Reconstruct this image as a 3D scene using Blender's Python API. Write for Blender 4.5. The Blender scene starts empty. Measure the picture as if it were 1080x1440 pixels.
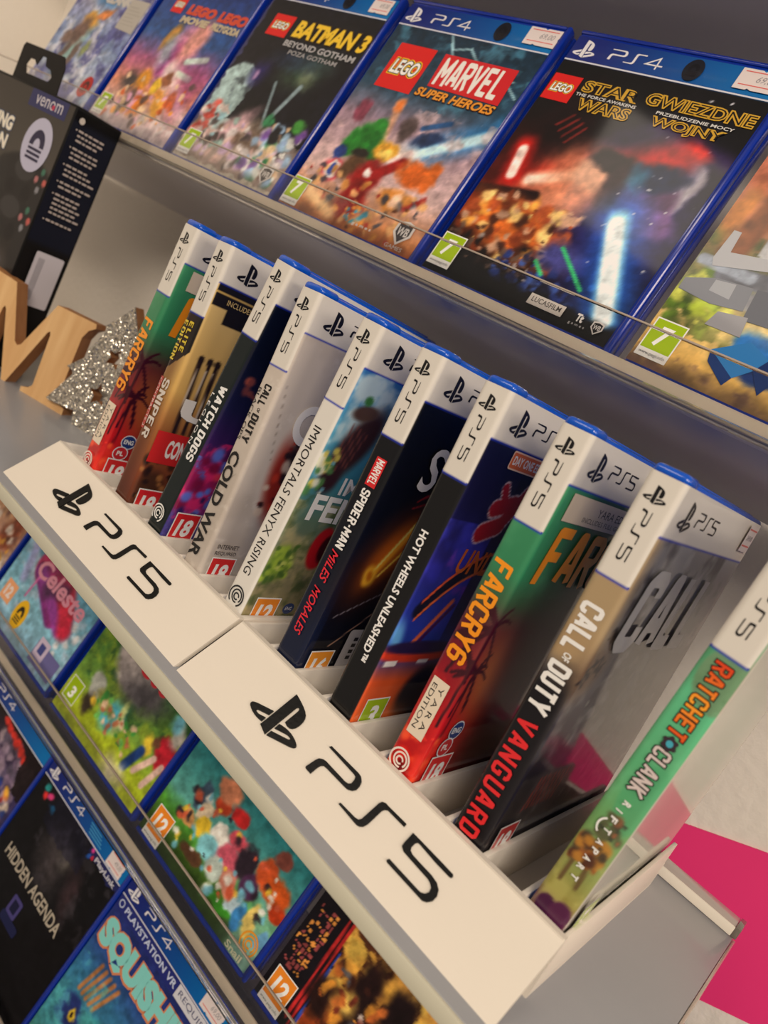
import bpy, bmesh, math, random
import numpy as np
from mathutils import Matrix, Vector
from mathutils.geometry import tessellate_polygon

scene = bpy.context.scene
COL = scene.collection
MM = 0.001

# ------------------------------------------------------------------ camera, world, lights, exposure
cam_d = bpy.data.cameras.new('camera')
cam = bpy.data.objects.new('camera', cam_d)
COL.objects.link(cam)
CR = ((0.6749178891, 0.5752485228, 0.4621417313),
      (0.4916800812, 0.1164120665, -0.8629594014),
      (-0.5502149949, 0.8096526216, -0.2042696542))
CP = Vector((0.1983700373, -0.2680308267, 0.1497990618))
rot = Matrix(((CR[0][0], -CR[1][0], -CR[2][0]), (CR[0][1], -CR[1][1], -CR[2][1]), (CR[0][2], -CR[1][2], -CR[2][2])))
cam.matrix_world = Matrix.Translation(CP) @ rot.to_4x4()
cam_d.sensor_fit = 'VERTICAL'
cam_d.sensor_height = 36.0
cam_d.lens = 1092.61 * 36 / 1440
cam_d.clip_start = 0.01
cam_d.clip_end = 50
cam_d.dof.use_dof = True
cam_d.dof.focus_distance = 0.37
cam_d.dof.aperture_fstop = 11.0
scene.camera = cam

world = bpy.data.worlds.new('room_light')
scene.world = world
world.use_nodes = True
world.node_tree.nodes['Background'].inputs[0].default_value = (1.0, 0.88, 0.76, 1)
world.node_tree.nodes['Background'].inputs[1].default_value = 0.22


def area(name, loc, target, sx, sy, power, color):
    d = bpy.data.lights.new(name, 'AREA')
    d.shape = 'RECTANGLE'
    d.size = sx
    d.size_y = sy
    d.energy = power
    d.color = color
    o = bpy.data.objects.new(name, d)
    COL.objects.link(o)
    o.location = loc
    o.rotation_euler = (Vector(target) - Vector(loc)).to_track_quat('-Z', 'Y').to_euler()
    return o


area('ceiling_lamp', (1.7, -2.1, 1.42), (0.1, 0.05, 0.0), 1.6, 0.6, 58, (1.0, 0.86, 0.71))
area('side_fill_light', (2.3, -0.5, 0.95), (0.1, 0.05, 0.0), 0.9, 0.4, 16, (1.0, 0.87, 0.75))  # added fill from the right, brightens the covers and the stand's end wall
area('far_ceiling_lamp', (-0.9, -1.9, 1.9), (-0.1, 0.1, 0.0), 1.4, 0.4, 16, (1.0, 0.86, 0.71))

scene.view_settings.view_transform = 'Standard'
scene.view_settings.look = 'None'
scene.view_settings.gamma = 1
scene.view_settings.use_curve_mapping = False
scene.view_settings.exposure = 0.0


# ------------------------------------------------------------------ colour and material helpers
def lin(c):
    c = np.asarray(c, float) / 255.0
    return np.where(c <= 0.04045, c / 12.92, ((np.maximum(c, 0) + 0.055) / 1.055) ** 2.4)


MATS = {}


def mat(name, rgb=(200, 200, 200), rough=0.5, metal=0.0, coat=0.0, trans=0.0, ior=1.45, bump=None, vary=0.0, attr=False, alpha=1.0, spec=0.5):
    if name in MATS:
        return MATS[name]
    m = bpy.data.materials.new(name)
    m.use_nodes = True
    nt = m.node_tree
    b = nt.nodes['Principled BSDF']
    col = tuple(lin(rgb)) + (1,)
    b.inputs['Base Color'].default_value = col
    b.inputs['Roughness'].default_value = rough
    b.inputs['Metallic'].default_value = metal
    b.inputs['IOR'].default_value = ior
    b.inputs['Coat Weight'].default_value = coat
    b.inputs['Coat Roughness'].default_value = 0.06
    b.inputs['Transmission Weight'].default_value = trans
    b.inputs['Alpha'].default_value = alpha
    b.inputs['Specular IOR Level'].default_value = spec
    tc = nt.nodes.new('ShaderNodeTexCoord')
    if attr:
        a = nt.nodes.new('ShaderNodeAttribute')
        a.attribute_name = 'Col'
        nt.links.new(a.outputs['Color'], b.inputs['Base Color'])
    elif vary:
        n = nt.nodes.new('ShaderNodeTexNoise')
        n.inputs['Scale'].default_value = 35
        n.inputs['Detail'].default_value = 5
        r = nt.nodes.new('ShaderNodeMapRange')
        r.inputs['To Min'].default_value = 1 - vary
        r.inputs['To Max'].default_value = 1 + vary
        mx = nt.nodes.new('ShaderNodeVectorMath')
        mx.operation = 'SCALE'
        mx.inputs[0].default_value = col[:3]
        nt.links.new(tc.outputs['Object'], n.inputs['Vector'])
        nt.links.new(n.outputs['Fac'], r.inputs['Value'])
        nt.links.new(r.outputs['Result'], mx.inputs['Scale'])
        nt.links.new(mx.outputs['Vector'], b.inputs['Base Color'])
    if bump:
        n = nt.nodes.new('ShaderNodeTexNoise')
        n.inputs['Scale'].default_value = bump[0]
        n.inputs['Detail'].default_value = 6
        bp = nt.nodes.new('ShaderNodeBump')
        bp.inputs['Strength'].default_value = bump[1]
        bp.inputs['Distance'].default_value = bump[2]
        nt.links.new(tc.outputs['Object'], n.inputs['Vector'])
        nt.links.new(n.outputs['Fac'], bp.inputs['Height'])
        nt.links.new(bp.outputs['Normal'], b.inputs['Normal'])
    MATS[name] = m
    return m


def wood_mat(name, c1, c2):
    if name in MATS:
        return MATS[name]
    m = bpy.data.materials.new(name)
    m.use_nodes = True
    nt = m.node_tree
    b = nt.nodes['Principled BSDF']
    b.inputs['Roughness'].default_value = 0.5
    tc = nt.nodes.new('ShaderNodeTexCoord')
    mp = nt.nodes.new('ShaderNodeMapping')
    mp.inputs['Scale'].default_value = (60, 60, 6)
    n = nt.nodes.new('ShaderNodeTexNoise')
    n.inputs['Scale'].default_value = 1.6
    n.inputs['Detail'].default_value = 6
    cr = nt.nodes.new('ShaderNodeValToRGB')
    cr.color_ramp.elements[0].position = 0.3
    cr.color_ramp.elements[1].position = 0.75
    cr.color_ramp.elements[0].color = tuple(lin(c1)) + (1,)
    cr.color_ramp.elements[1].color = tuple(lin(c2)) + (1,)
    nt.links.new(tc.outputs['Object'], mp.inputs['Vector'])
    nt.links.new(mp.outputs['Vector'], n.inputs['Vector'])
    nt.links.new(n.outputs['Fac'], cr.inputs['Fac'])
    nt.links.new(cr.outputs['Color'], b.inputs['Base Color'])
    MATS[name] = m
    return m


def glitter_mat():
    m = bpy.data.materials.new('silver_glitter')
    m.use_nodes = True
    nt = m.node_tree
    b = nt.nodes['Principled BSDF']
    b.inputs['Metallic'].default_value = 0.9
    b.inputs['Roughness'].default_value = 0.22
    b.inputs['Base Color'].default_value = tuple(lin((236, 228, 212))) + (1,)
    tc = nt.nodes.new('ShaderNodeTexCoord')
    v = nt.nodes.new('ShaderNodeTexVoronoi')
    v.inputs['Scale'].default_value = 1300
    g = nt.nodes.new('ShaderNodeNewGeometry')
    s = nt.nodes.new('ShaderNodeVectorMath'); s.operation = 'SUBTRACT'
    s.inputs[1].default_value = (0.5, 0.5, 0.5)
    a = nt.nodes.new('ShaderNodeVectorMath'); a.operation = 'MULTIPLY_ADD'
    a.inputs[1].default_value = (2.6, 2.6, 2.6)
    n = nt.nodes.new('ShaderNodeVectorMath'); n.operation = 'NORMALIZE'
    nt.links.new(tc.outputs['Object'], v.inputs['Vector'])
    nt.links.new(v.outputs['Color'], s.inputs[0])
    nt.links.new(s.outputs['Vector'], a.inputs[0])
    nt.links.new(g.outputs['Normal'], a.inputs[2])
    nt.links.new(a.outputs['Vector'], n.inputs[0])
    nt.links.new(n.outputs['Vector'], b.inputs['Normal'])
    return m


BLUE = mat('blue_case_plastic', (2, 82, 196), 0.2, coat=0.4)
DBLUE = mat('deep_blue_case_plastic', (8, 44, 150), 0.2, coat=0.5)
PRINT = mat('printed_sleeve_under_film', rough=0.42, coat=0.8, attr=True, spec=0.15)
PRINT4 = mat('printed_cover_under_film', rough=0.45, coat=0.22, attr=True, spec=0.12)
STICK = mat('paper_sticker_print', rough=0.6, attr=True)
WHITEP = mat('white_printed_plastic', (226, 217, 203), 0.5, bump=(900, 0.12, 0.0003), vary=0.02)
BLACKP = mat('black_raised_plastic', (9, 9, 9), 0.35, bump=(500, 0.3, 0.0003), spec=0.2)
SHELF = mat('grey_frosted_acrylic', (154, 155, 159), 0.33, vary=0.03, coat=0.15)
SHELFEDGE = mat('pale_polished_acrylic_edge', (196, 192, 172), 0.4, vary=0.04)
TRAY = mat('grey_blue_acrylic_tray', (186, 184, 196), 0.3, vary=0.03, coat=0.3)
TRAYEDGE = mat('frosted_tray_edge', (200, 186, 165), 0.5, vary=0.05)
CLEAR = mat('clear_acrylic', (250, 250, 250), 0.02, trans=1.0, ior=1.3)
LIPEDGE = mat('scuffed_acrylic_edge', (165, 150, 135), 0.45, vary=0.1)
WALLM = mat('rough_cream_wall_plaster', (240, 232, 220), 0.85, bump=(150, 0.35, 0.002), vary=0.02)
FLOORM = mat('grey_floor_vinyl', (120, 110, 100), 0.6, vary=0.08)
PINK = mat('magenta_card', (250, 56, 128), 0.55, vary=0.02)
SMOKE = mat('see_through_acrylic', (176, 174, 190), 0.08, trans=0.92, ior=1.2)
STREAK = mat('pale_reflection_streak', (214, 208, 204), 0.5, vary=0.12)  # pale tone of the reflection smear below the tray's front edge
WOOD = wood_mat('pale_wood', (206, 158, 104), (228, 188, 134))
WOODD = wood_mat('brown_wood_edge', (150, 98, 56), (182, 128, 80))
BLACKBOX = mat('black_card', (14, 13, 14), 0.5, spec=0.2)


# ------------------------------------------------------------------ object helpers
def tag(o, label=None, cat=None, group=None, kind=None):
    if label:
        o['label'] = label
    if cat:
        o['category'] = cat
    if group:
        o['group'] = group
    if kind:
        o['kind'] = kind
    return o


def root(name, loc=(0, 0, 0), rotation=(0, 0, 0), label=None, cat=None, group=None):
    o = bpy.data.objects.new(name, None)
    o.empty_display_size = 0.02
    COL.objects.link(o)
    o.location = loc
    o.rotation_euler = rotation
    return tag(o, label, cat, group)


def link(name, me, parent=None, m=None):
    o = bpy.data.objects.new(name, me)
    COL.objects.link(o)
    if m and not me.materials:
        me.materials.append(m)
    if parent:
        o.parent = parent
    return o


def mesh_from_bm(bm, name, smooth=True):
    me = bpy.data.meshes.new(name)
    bmesh.ops.recalc_face_normals(bm, faces=bm.faces)
    bm.to_mesh(me)
    bm.free()
    if smooth:
        me.polygons.foreach_set('use_smooth', [True] * len(me.polygons))
        me.set_sharp_from_angle(angle=math.radians(38))
    return me


def add_box(bm, lo, hi, bev=0.0, seg=2):
    lo = Vector(lo); hi = Vector(hi)
    r = bmesh.ops.create_cube(bm, size=1.0)
    vs = r['verts']
    for v in vs:
        v.co = Vector([lo[i] + (v.co[i] + 0.5) * (hi[i] - lo[i]) for i in range(3)])
    if bev > 0:
        es = list({e for v in vs for e in v.link_edges})
        bmesh.ops.bevel(bm, geom=es, offset=bev, segments=seg, affect='EDGES', profile=0.5)


def box(name, lo, hi, m, parent=None, bev=0.0, seg=2):
    bm = bmesh.new()
    add_box(bm, lo, hi, bev, seg)
    return link(name, mesh_from_bm(bm, name), parent, m)


def poly_tris(loops):
    """2D polygon with holes -> verts, tris"""
    vs = [Vector((p[0], p[1], 0)) for l in loops for p in l]
    tr = tessellate_polygon([[Vector((p[0], p[1], 0)) for p in l] for l in loops])
    return np.array([(v.x, v.y) for v in vs]), [tuple(t) for t in tr]


def extrude_poly(name, loops, f, depth, m, parent=None, edge_mat=None, bev=0.0):
    """f(u,v,w)->xyz; builds front at w=0, back at w=depth, walls"""
    V, T = poly_tris(loops)
    n = len(V)
    verts = [f(u, v, 0) for u, v in V] + [f(u, v, depth) for u, v in V]
    faces = [tuple(t) for t in T] + [tuple(n + i for i in reversed(t)) for t in T]
    nf = len(faces)
    k = 0
    for l in loops:
        for i in range(len(l)):
            a = k + i; b = k + (i + 1) % len(l)
            faces.append((a, b, b + n, a + n))
        k += len(l)
    me = bpy.data.meshes.new(name)
    me.from_pydata([tuple(v) for v in verts], [], faces)
    me.materials.append(m)
    if edge_mat:
        me.materials.append(edge_mat)
        for p in me.polygons[nf:]:
            p.material_index = 1
    bm = bmesh.new(); bm.from_mesh(me)
    bmesh.ops.recalc_face_normals(bm, faces=bm.faces)
    bm.to_mesh(me); bm.free()
    return link(name, me, parent)


# ------------------------------------------------------------------ flat print helpers
def svg_loops(d, n=5):
    """small SVG path reader: M m l v h c s z"""
    import re
    tok = re.findall(r'[MmLlVvHhCcSsZz]|-?\d*\.?\d+', d)
    i = 0; x = y = 0.0; loops = []; cur = []; cmd = ''; pc = None
    while i < len(tok):
        if tok[i].isalpha():
            cmd = tok[i]; i += 1
            if cmd in 'zZ':
                loops.append(cur); x, y = cur[0]; cur = []; pc = None
                continue
        def num(k):
            return [float(t) for t in tok[i:i + k]]
        rel = cmd.islower(); c = cmd.lower()
        bx, by = (x, y) if rel else (0, 0)
        if c == 'm':
            a, b = num(2); i += 2; x, y = bx + a, by + b
            if cur:
                loops.append(cur)
            cur = [(x, y)]; cmd = 'l' if rel else 'L'; pc = None
        elif c == 'l':
            a, b = num(2); i += 2; x, y = bx + a, by + b; cur.append((x, y)); pc = None
        elif c == 'v':
            a, = num(1); i += 1; y = by + a; cur.append((x, y)); pc = None
        elif c == 'h':
            a, = num(1); i += 1; x = bx + a; cur.append((x, y)); pc = None
        else:
            if c == 'c':
                a = num(6); i += 6
                p1 = (bx + a[0], by + a[1]); p2 = (bx + a[2], by + a[3]); p3 = (bx + a[4], by + a[5])
            else:
                a = num(4); i += 4
                p1 = (2 * x - pc[0], 2 * y - pc[1]) if pc else (x, y)
                p2 = (bx + a[0], by + a[1]); p3 = (bx + a[2], by + a[3])
            for k in range(1, n + 1):
                t = k / n; q = 1 - t
                cur.append(tuple(q ** 3 * w0 + 3 * q * q * t * w1 + 3 * q * t * t * w2 + t ** 3 * w3 for w0, w1, w2, w3 in zip((x, y), p1, p2, p3)))
            pc = p2; x, y = p3
    if cur:
        loops.append(cur)
    return [l[:-1] if math.dist(l[0], l[-1]) < 1e-4 else l for l in loops]


SYM_D = ("M8.984 2.596v17.547l3.915 1.261V6.688c0-.69.304-1.151.794-.991.636.18.76.814.76 1.505v5.875"
         "c2.441 1.193 4.362-.002 4.362-3.152 0-3.237-1.126-4.675-4.438-5.827-1.307-.448-3.728-1.186-5.39-1.502z"
         "M13.64 18.837l6.296-2.275c.715-.258.826-.625.246-.818-.586-.192-1.637-.139-2.357.123l-4.205 1.5V14.98l.24-.085"
         "s1.201-.42 2.913-.615c1.696-.18 3.785.03 5.437.661 1.848.601 2.04 1.472 1.576 2.072-.465.6-1.622 1.036-1.622 1.036l-8.544 3.107z"
         "M1.807 18.6c-1.9-.545-2.214-1.668-1.352-2.32.801-.586 2.16-1.052 2.16-1.052l5.615-2.013v2.313L4.205 17"
         "c-.705.271-.825.632-.239.826.586.195 1.637.15 2.343-.12L8.247 17v2.074c-.12.03-.256.044-.39.073-1.939.33-3.996.196-6.038-.479z")
SYM = [[(x / 24, (21.4 - y) / 24) for x, y in l] for l in svg_loops(SYM_D.replace('s', ' s'))]      # about 1 wide, 0.79 tall


def norm(loops, h=1.0):
    a = np.array([p for l in loops for p in l])
    lo = a.min(0); s = h / (a.max(0) - lo)[1]
    return [[((p[0] - lo[0]) * s, (p[1] - lo[1]) * s) for p in l] for l in loops]


# outlines of the stand's letters, measured on its sloping face in mm (u from the stand's left end, v up the slope)
LP = [(78.4, 25.1), (78.9, 26.1), (95.5, 26.3), (97.2, 26.0), (98.8, 24.8), (99.6, 23.0), (99.7, 21.1), (98.8, 19.7), (97.2, 18.8), (95.7, 18.6), (84.5, 18.5), (82.8, 18.3), (82.0, 17.4), (81.7, 16.1), (81.6, 12.4), (78.5, 12.5), (78.1, 13.2), (78.8, 17.8), (79.3, 19.0), (80.8, 20.0), (82.3, 20.3), (94.2, 20.2), (95.7, 20.5), (96.5, 21.4), (96.3, 23.1), (95.6, 24.4), (94.1, 24.7)]
LS = [(99.2, 12.5), (99.4, 13.4), (107.8, 13.6), (109.3, 14.0), (109.9, 15.1), (110.1, 23.8), (110.6, 25.1), (112.0, 25.8), (113.7, 25.7), (123.2, 25.9), (123.3, 24.5), (114.3, 24.4), (113.3, 23.6), (112.9, 22.6), (112.9, 15.5), (112.4, 13.6), (111.3, 12.5), (109.9, 12.1)]
LF = [(127.5, 25.4), (130.6, 25.4), (141.5, 25.4), (148.1, 25.3), (148.6, 24.7), (148.3, 23.9), (147.5, 23.7), (141.2, 23.7), (132.1, 24.2), (131.1, 24.1), (130.6, 23.2), (130.6, 21.3), (131.3, 20.3), (133.0, 19.7), (136.5, 19.6), (142.9, 19.6), (146.1, 19.1), (148.1, 17.9), (149.2, 15.9), (149.2, 13.7), (148.0, 11.9), (146.5, 11.1), (144.5, 11.1), (128.3, 11.1), (127.7, 11.5), (128.1, 12.6), (143.0, 12.6), (144.5, 12.7), (145.8, 13.5), (146.4, 14.8), (145.9, 16.3), (144.6, 17.2), (142.9, 17.7), (132.3, 18.0), (129.7, 18.1), (128.0, 19.0), (127.7, 20.4)]
GLY5 = [[[((x - 78.1) / 15.0, (y - 11.1) / 15.0) for x, y in L]] for L in (LP, LS, LF)]       # 4.74 wide, 1 tall


def stroke(pts, w, closed=False):
    """polyline -> one outline with mitred corners"""
    P = [Vector(p) for p in pts]
    n = len(P); L = []; Rr = []
    for i in range(n):
        a = P[i - 1] if (i > 0 or closed) else None
        b = P[(i + 1) % n] if (i < n - 1 or closed) else None
        d1 = (P[i] - a).normalized() if a is not None else None
        d2 = (b - P[i]).normalized() if b is not None else None
        d1 = d1 or d2; d2 = d2 or d1
        t = (d1 + d2)
        t = t.normalized() if t.length > 1e-6 else d1
        nn = Vector((-t.y, t.x))
        k = w / 2 / max(0.35, nn.dot(Vector((-d1.y, d1.x))))
        L.append(tuple(P[i] + nn * k)); Rr.append(tuple(P[i] - nn * k))
    if closed:
        return [L, Rr[::-1]]
    return [L + Rr[::-1]]


def circ(cx, cy, r, n=28, ry=None, a0=0):
    ry = ry or r
    return [(cx + r * math.cos(a0 + 2 * math.pi * i / n), cy + ry * math.sin(a0 + 2 * math.pi * i / n)) for i in range(n)]


def rrect(x0, y0, x1, y1, r=0.0, n=4):
    if r <= 0:
        return [(x0, y0), (x1, y0), (x1, y1), (x0, y1)]
    o = []
    for cx, cy, a in ((x1 - r, y0 + r, -90), (x1 - r, y1 - r, 0), (x0 + r, y1 - r, 90), (x0 + r, y0 + r, 180)):
        for k in range(n + 1):
            t = math.radians(a + 90 * k / n)
            o.append((cx + r * math.cos(t), cy + r * math.sin(t)))
    return o


def arcp(cx, cy, r, a0, a1, n=5):
    return [(cx + r * math.cos(math.radians(a0 + (a1 - a0) * k / n)), cy + r * math.sin(math.radians(a0 + (a1 - a0) * k / n))) for k in range(n + 1)]


SYMG = [[l] for l in norm([l for l in SYM], 1.0)]
_sw = max(p[0] for g in SYMG for p in g[0])      # width over height of the symbol
GLY4 = GLY5[:2] + [stroke([(4.15, 0.02), (4.15, 0.94), (3.22, 0.33), (4.6, 0.33)], 0.12)]


_txt = {}


def txt(body, bold=0.0, shear=0.0, res=3):
    """text as flat triangles, origin at its box corner"""
    key = (body, bold, shear)
    if key not in _txt:
        c = bpy.data.curves.new('lettering', 'FONT')
        c.body = body
        c.offset = bold
        c.shear = shear
        c.resolution_u = res
        o = bpy.data.objects.new('lettering', c)
        COL.objects.link(o)
        dg = bpy.context.evaluated_depsgraph_get()
        me = bpy.data.meshes.new_from_object(o.evaluated_get(dg))
        v = np.array([x.co[:2] for x in me.vertices]).reshape(-1, 2)
        f = [tuple(p.vertices) for p in me.polygons]
        bpy.data.objects.remove(o)
        bpy.data.curves.remove(c)
        bpy.data.meshes.remove(me)
        lo = v.min(0); hi = v.max(0)
        _txt[key] = ((v - lo), f, hi - lo)
    return _txt[key]


# heavy condensed capitals drawn as strokes on a 0..2 by 0..4 cell
BLK = {'A': [[(0, 0), (.75, 4), (1.25, 4), (2, 0)], [(.45, 1.2), (1.55, 1.2)]], 'C': [[(2, 2.9), (2, 3.6), (1.6, 4), (.4, 4), (0, 3.6), (0, .4), (.4, 0), (1.6, 0), (2, .4), (2, 1.1)]],
       'D': [[(0, 0), (0, 4), (1.5, 4), (2, 3.5), (2, .5), (1.5, 0), (0, 0)]], 'E': [[(2, 4), (0, 4), (0, 0), (2, 0)], [(0, 2), (1.7, 2)]], 'F': [[(2, 4), (0, 4), (0, -.35)], [(0, 2), (1.7, 2)]],
       'G': [[(2, 3.1), (2, 3.6), (1.6, 4), (.4, 4), (0, 3.6), (0, .4), (.4, 0), (1.6, 0), (2, .4), (2, 1.8), (1.1, 1.8)]], 'H': [[(0, -.35), (0, 4.35)], [(2, -.35), (2, 4.35)], [(0, 2), (2, 2)]],
       'I': [[(0, -.35), (0, 4.35)]], 'K': [[(0, -.35), (0, 4.35)], [(2, 4.2), (.2, 2), (2, -.2)]], 'L': [[(0, 4.35), (0, 0), (1.9, 0)]], 'M': [[(0, -.35), (0, 4), (1.3, 1.4), (2.6, 4), (2.6, -.35)]],
       'N': [[(0, -.35), (0, 4), (2, 0), (2, 4.35)]], 'O': [[(.4, 0), (0, .4), (0, 3.6), (.4, 4), (1.6, 4), (2, 3.6), (2, .4), (1.6, 0), (.4, 0)]], 'P': [[(0, -.35), (0, 4), (1.6, 4), (2, 3.6), (2, 2.2), (1.6, 1.8), (0, 1.8)]],
       'R': [[(0, -.35), (0, 4), (1.6, 4), (2, 3.6), (2, 2.4), (1.6, 2), (0, 2)], [(1, 2), (2, -.25)]], 'S': [[(2, 3.0), (2, 3.6), (1.6, 4), (.4, 4), (0, 3.6), (0, 2.5), (.4, 2.1), (1.6, 1.9), (2, 1.5), (2, .4), (1.6, 0), (.4, 0), (0, .4), (0, 1)]],
       'T': [[(-.1, 4), (2.1, 4)], [(1, 4), (1, -.35)]], 'U': [[(0, 4.35), (0, .4), (.4, 0), (1.6, 0), (2, .4), (2, 4.35)]], 'V': [[(-.1, 4.3), (1, 0), (2.1, 4.3)]], 'W': [[(-.1, 4.3), (.6, 0), (1.4, 3), (2.2, 0), (2.9, 4.3)]],
       'Y': [[(-.1, 4.3), (1, 1.8), (2.1, 4.3)], [(1, 1.9), (1, -.35)]], '6': [[(2, 3.1), (2, 3.6), (1.6, 4), (.4, 4), (0, 3.6), (0, .4), (.4, 0), (1.6, 0), (2, .4), (2, 1.8), (1.6, 2.2), (0, 2.2)]],
       'B': [[(0, 0), (0, 4), (1.5, 4), (1.9, 3.6), (1.9, 2.4), (1.5, 2.1), (0, 2.1)], [(1.5, 2.1), (2, 1.7), (2, .4), (1.6, 0), (0, 0)]], 'J': [[(0, 1), (0, .4), (.4, 0), (1.4, 0), (1.8, .4), (1.8, 4.35)]], 'Z': [[(0, 4), (2, 4), (0, 0), (2, 0)]],
       '-': [[(0, 2), (1, 2)]]}


def blk(sh, part, body, s, t, w, h, col, rot=0, sw=0.78, gap=0.42, lean=0.0, grow=0.0):
    """blocky capitals fitted to a box, same placing rule as Sheet.text"""
    x = 0; out = []
    for ch in body:
        if ch == ' ':
            x += 1.3
            continue
        ps = BLK[ch]
        mx = max(q[0] for l in ps for q in l)
        for l in ps:
            hw = (sw + grow) / 2
            for k in range(len(l) - 1):
                p, q = Vector(l[k]), Vector(l[k + 1])
                d = (q - p).normalized() * hw; nn = Vector((-d.y, d.x))
                e0 = d * 0.0 if (k > 0 or not grow) else d * (grow / 2 / hw); e1 = d * 0.0 if (k < len(l) - 2 or not grow) else d * (grow / 2 / hw)
                P4 = [p - nn - e0, q - nn + e1, q + nn + e1, p + nn - e0]
                out.append((np.array([(x + v.x, v.y) for v in P4]), [(0, 1, 2, 3)]))
                if k > 0 or l[0] == l[-1]:
                    out.append((np.array([(x + p.x + hw * math.cos(math.radians(22.5 + 45 * j)) * 1.04, p.y + hw * math.sin(math.radians(22.5 + 45 * j)) * 1.04) for j in range(8)]), [tuple(range(8))]))
        x += mx + sw + gap
    W = x - sw - gap
    x0 = -sw / 2; y0 = -sw / 2
    for V, T in out:
        V = (V - np.array([x0, y0])) * np.array([w / (W + sw), h / (4 + sw)])
        V[:, 0] += V[:, 1] * lean
        if rot:
            V = np.c_[V[:, 1], -V[:, 0]]
        sh.add(part, V + np.array([s, t]), T, col)
        sh.layer -= 0.88
    sh.layer += 1


class Sheet:
    """collects printed shapes in mm on one surface; each part name becomes one mesh"""

    def __init__(self, surf, material, parent, base=0.0):
        self.surf = surf; self.m = material; self.parent = parent; self.parts = {}; self.layer = 0; self.base = base

    def add(self, part, V, F, color):
        V = np.asarray(V, float)
        self.layer += 1
        d = self.parts.setdefault(part, [[], [], []])
        n0 = sum(len(a) for a in d[0])
        col = color(V[:, 0], V[:, 1]) if callable(color) else np.tile(np.array(color, float), (len(V), 1))
        lift = self.base + 0.08 + 0.025 * self.layer
        d[0].append(self.surf(V[:, 0], V[:, 1], lift))
        d[1] += [tuple(n0 + i for i in f) for f in F]
        d[2].append(lin(col))
        return self

    def poly(self, part, loops, color):
        if isinstance(loops[0][0], (int, float)):
            loops = [loops]
        V, T = poly_tris(loops)
        return self.add(part, V, T, color)

    def glyphs(self, part, gl, s, t, sc, color, rot=0):
        for loops in gl:
            V, T = poly_tris(loops)
            V = V * sc
            if rot:
                V = np.c_[V[:, 1], -V[:, 0]]
            self.add(part, V + np.array([s, t]), T, color)
            self.layer -= 1
        self.layer += 1

    def text(self, part, body, s, t, w, h, color, rot=0, bold=0.0, shear=0.0, tilt=0.0):
        """rot 0: box lower-left (s,t), w along s, h along t. rot 1: reads downwards from (s,t) top, h along s, w down"""
        v, f, dim = txt(body, bold, shear)
        V = v * np.array([w / dim[0], h / dim[1]])
        if rot:
            V = np.c_[V[:, 1], -V[:, 0]]
        if tilt:
            c, q = math.cos(math.radians(tilt)), math.sin(math.radians(tilt))
            V = np.c_[V[:, 0] * c - V[:, 1] * q, V[:, 0] * q + V[:, 1] * c]
        return self.add(part, V + np.array([s, t]), f, color)

    def build(self, labels=None):
        out = {}
        for name, (V, F, Cc) in self.parts.items():
            me = bpy.data.meshes.new(name)
            V = np.concatenate(V); Cc = np.concatenate(Cc)
            me.from_pydata(V.tolist(), [], F)
            a = me.color_attributes.new('Col', 'FLOAT_COLOR', 'POINT')
            a.data.foreach_set('color', np.c_[Cc, np.ones(len(Cc))].astype(np.float32).ravel())
            out[name] = link(name, me, self.parent, self.m)
        return out


# ------------------------------------------------------------------ painter for printed artwork (colour only)
_rng = np.random.RandomState(5)
_LAT = _rng.rand(97, 97)


def vnoise(x, y):
    xi = np.floor(x).astype(int); yi = np.floor(y).astype(int)
    fx = x - xi; fy = y - yi
    fx = fx * fx * (3 - 2 * fx); fy = fy * fy * (3 - 2 * fy)
    a = _LAT[xi % 97, yi % 97]; b = _LAT[(xi + 1) % 97, yi % 97]
    c = _LAT[xi % 97, (yi + 1) % 97]; d = _LAT[(xi + 1) % 97, (yi + 1) % 97]
    return (a * (1 - fx) + b * fx) * (1 - fy) + (c * (1 - fx) + d * fx) * fy


def fbm(x, y, sc, o=4, seed=0):
    r = 0; amp = 1; tot = 0
    for k in range(o):
        r = r + amp * vnoise(x / sc + 17.3 * seed + 5.1 * k, y / sc + 9.7 * seed + 3.3 * k)
        tot += amp; amp *= 0.55; sc = sc / 2.1
    return r / tot


def sstep(a, b, x):
    t = np.clip((x - a) / (b - a), 0, 1)
    return t * t * (3 - 2 * t)


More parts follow.
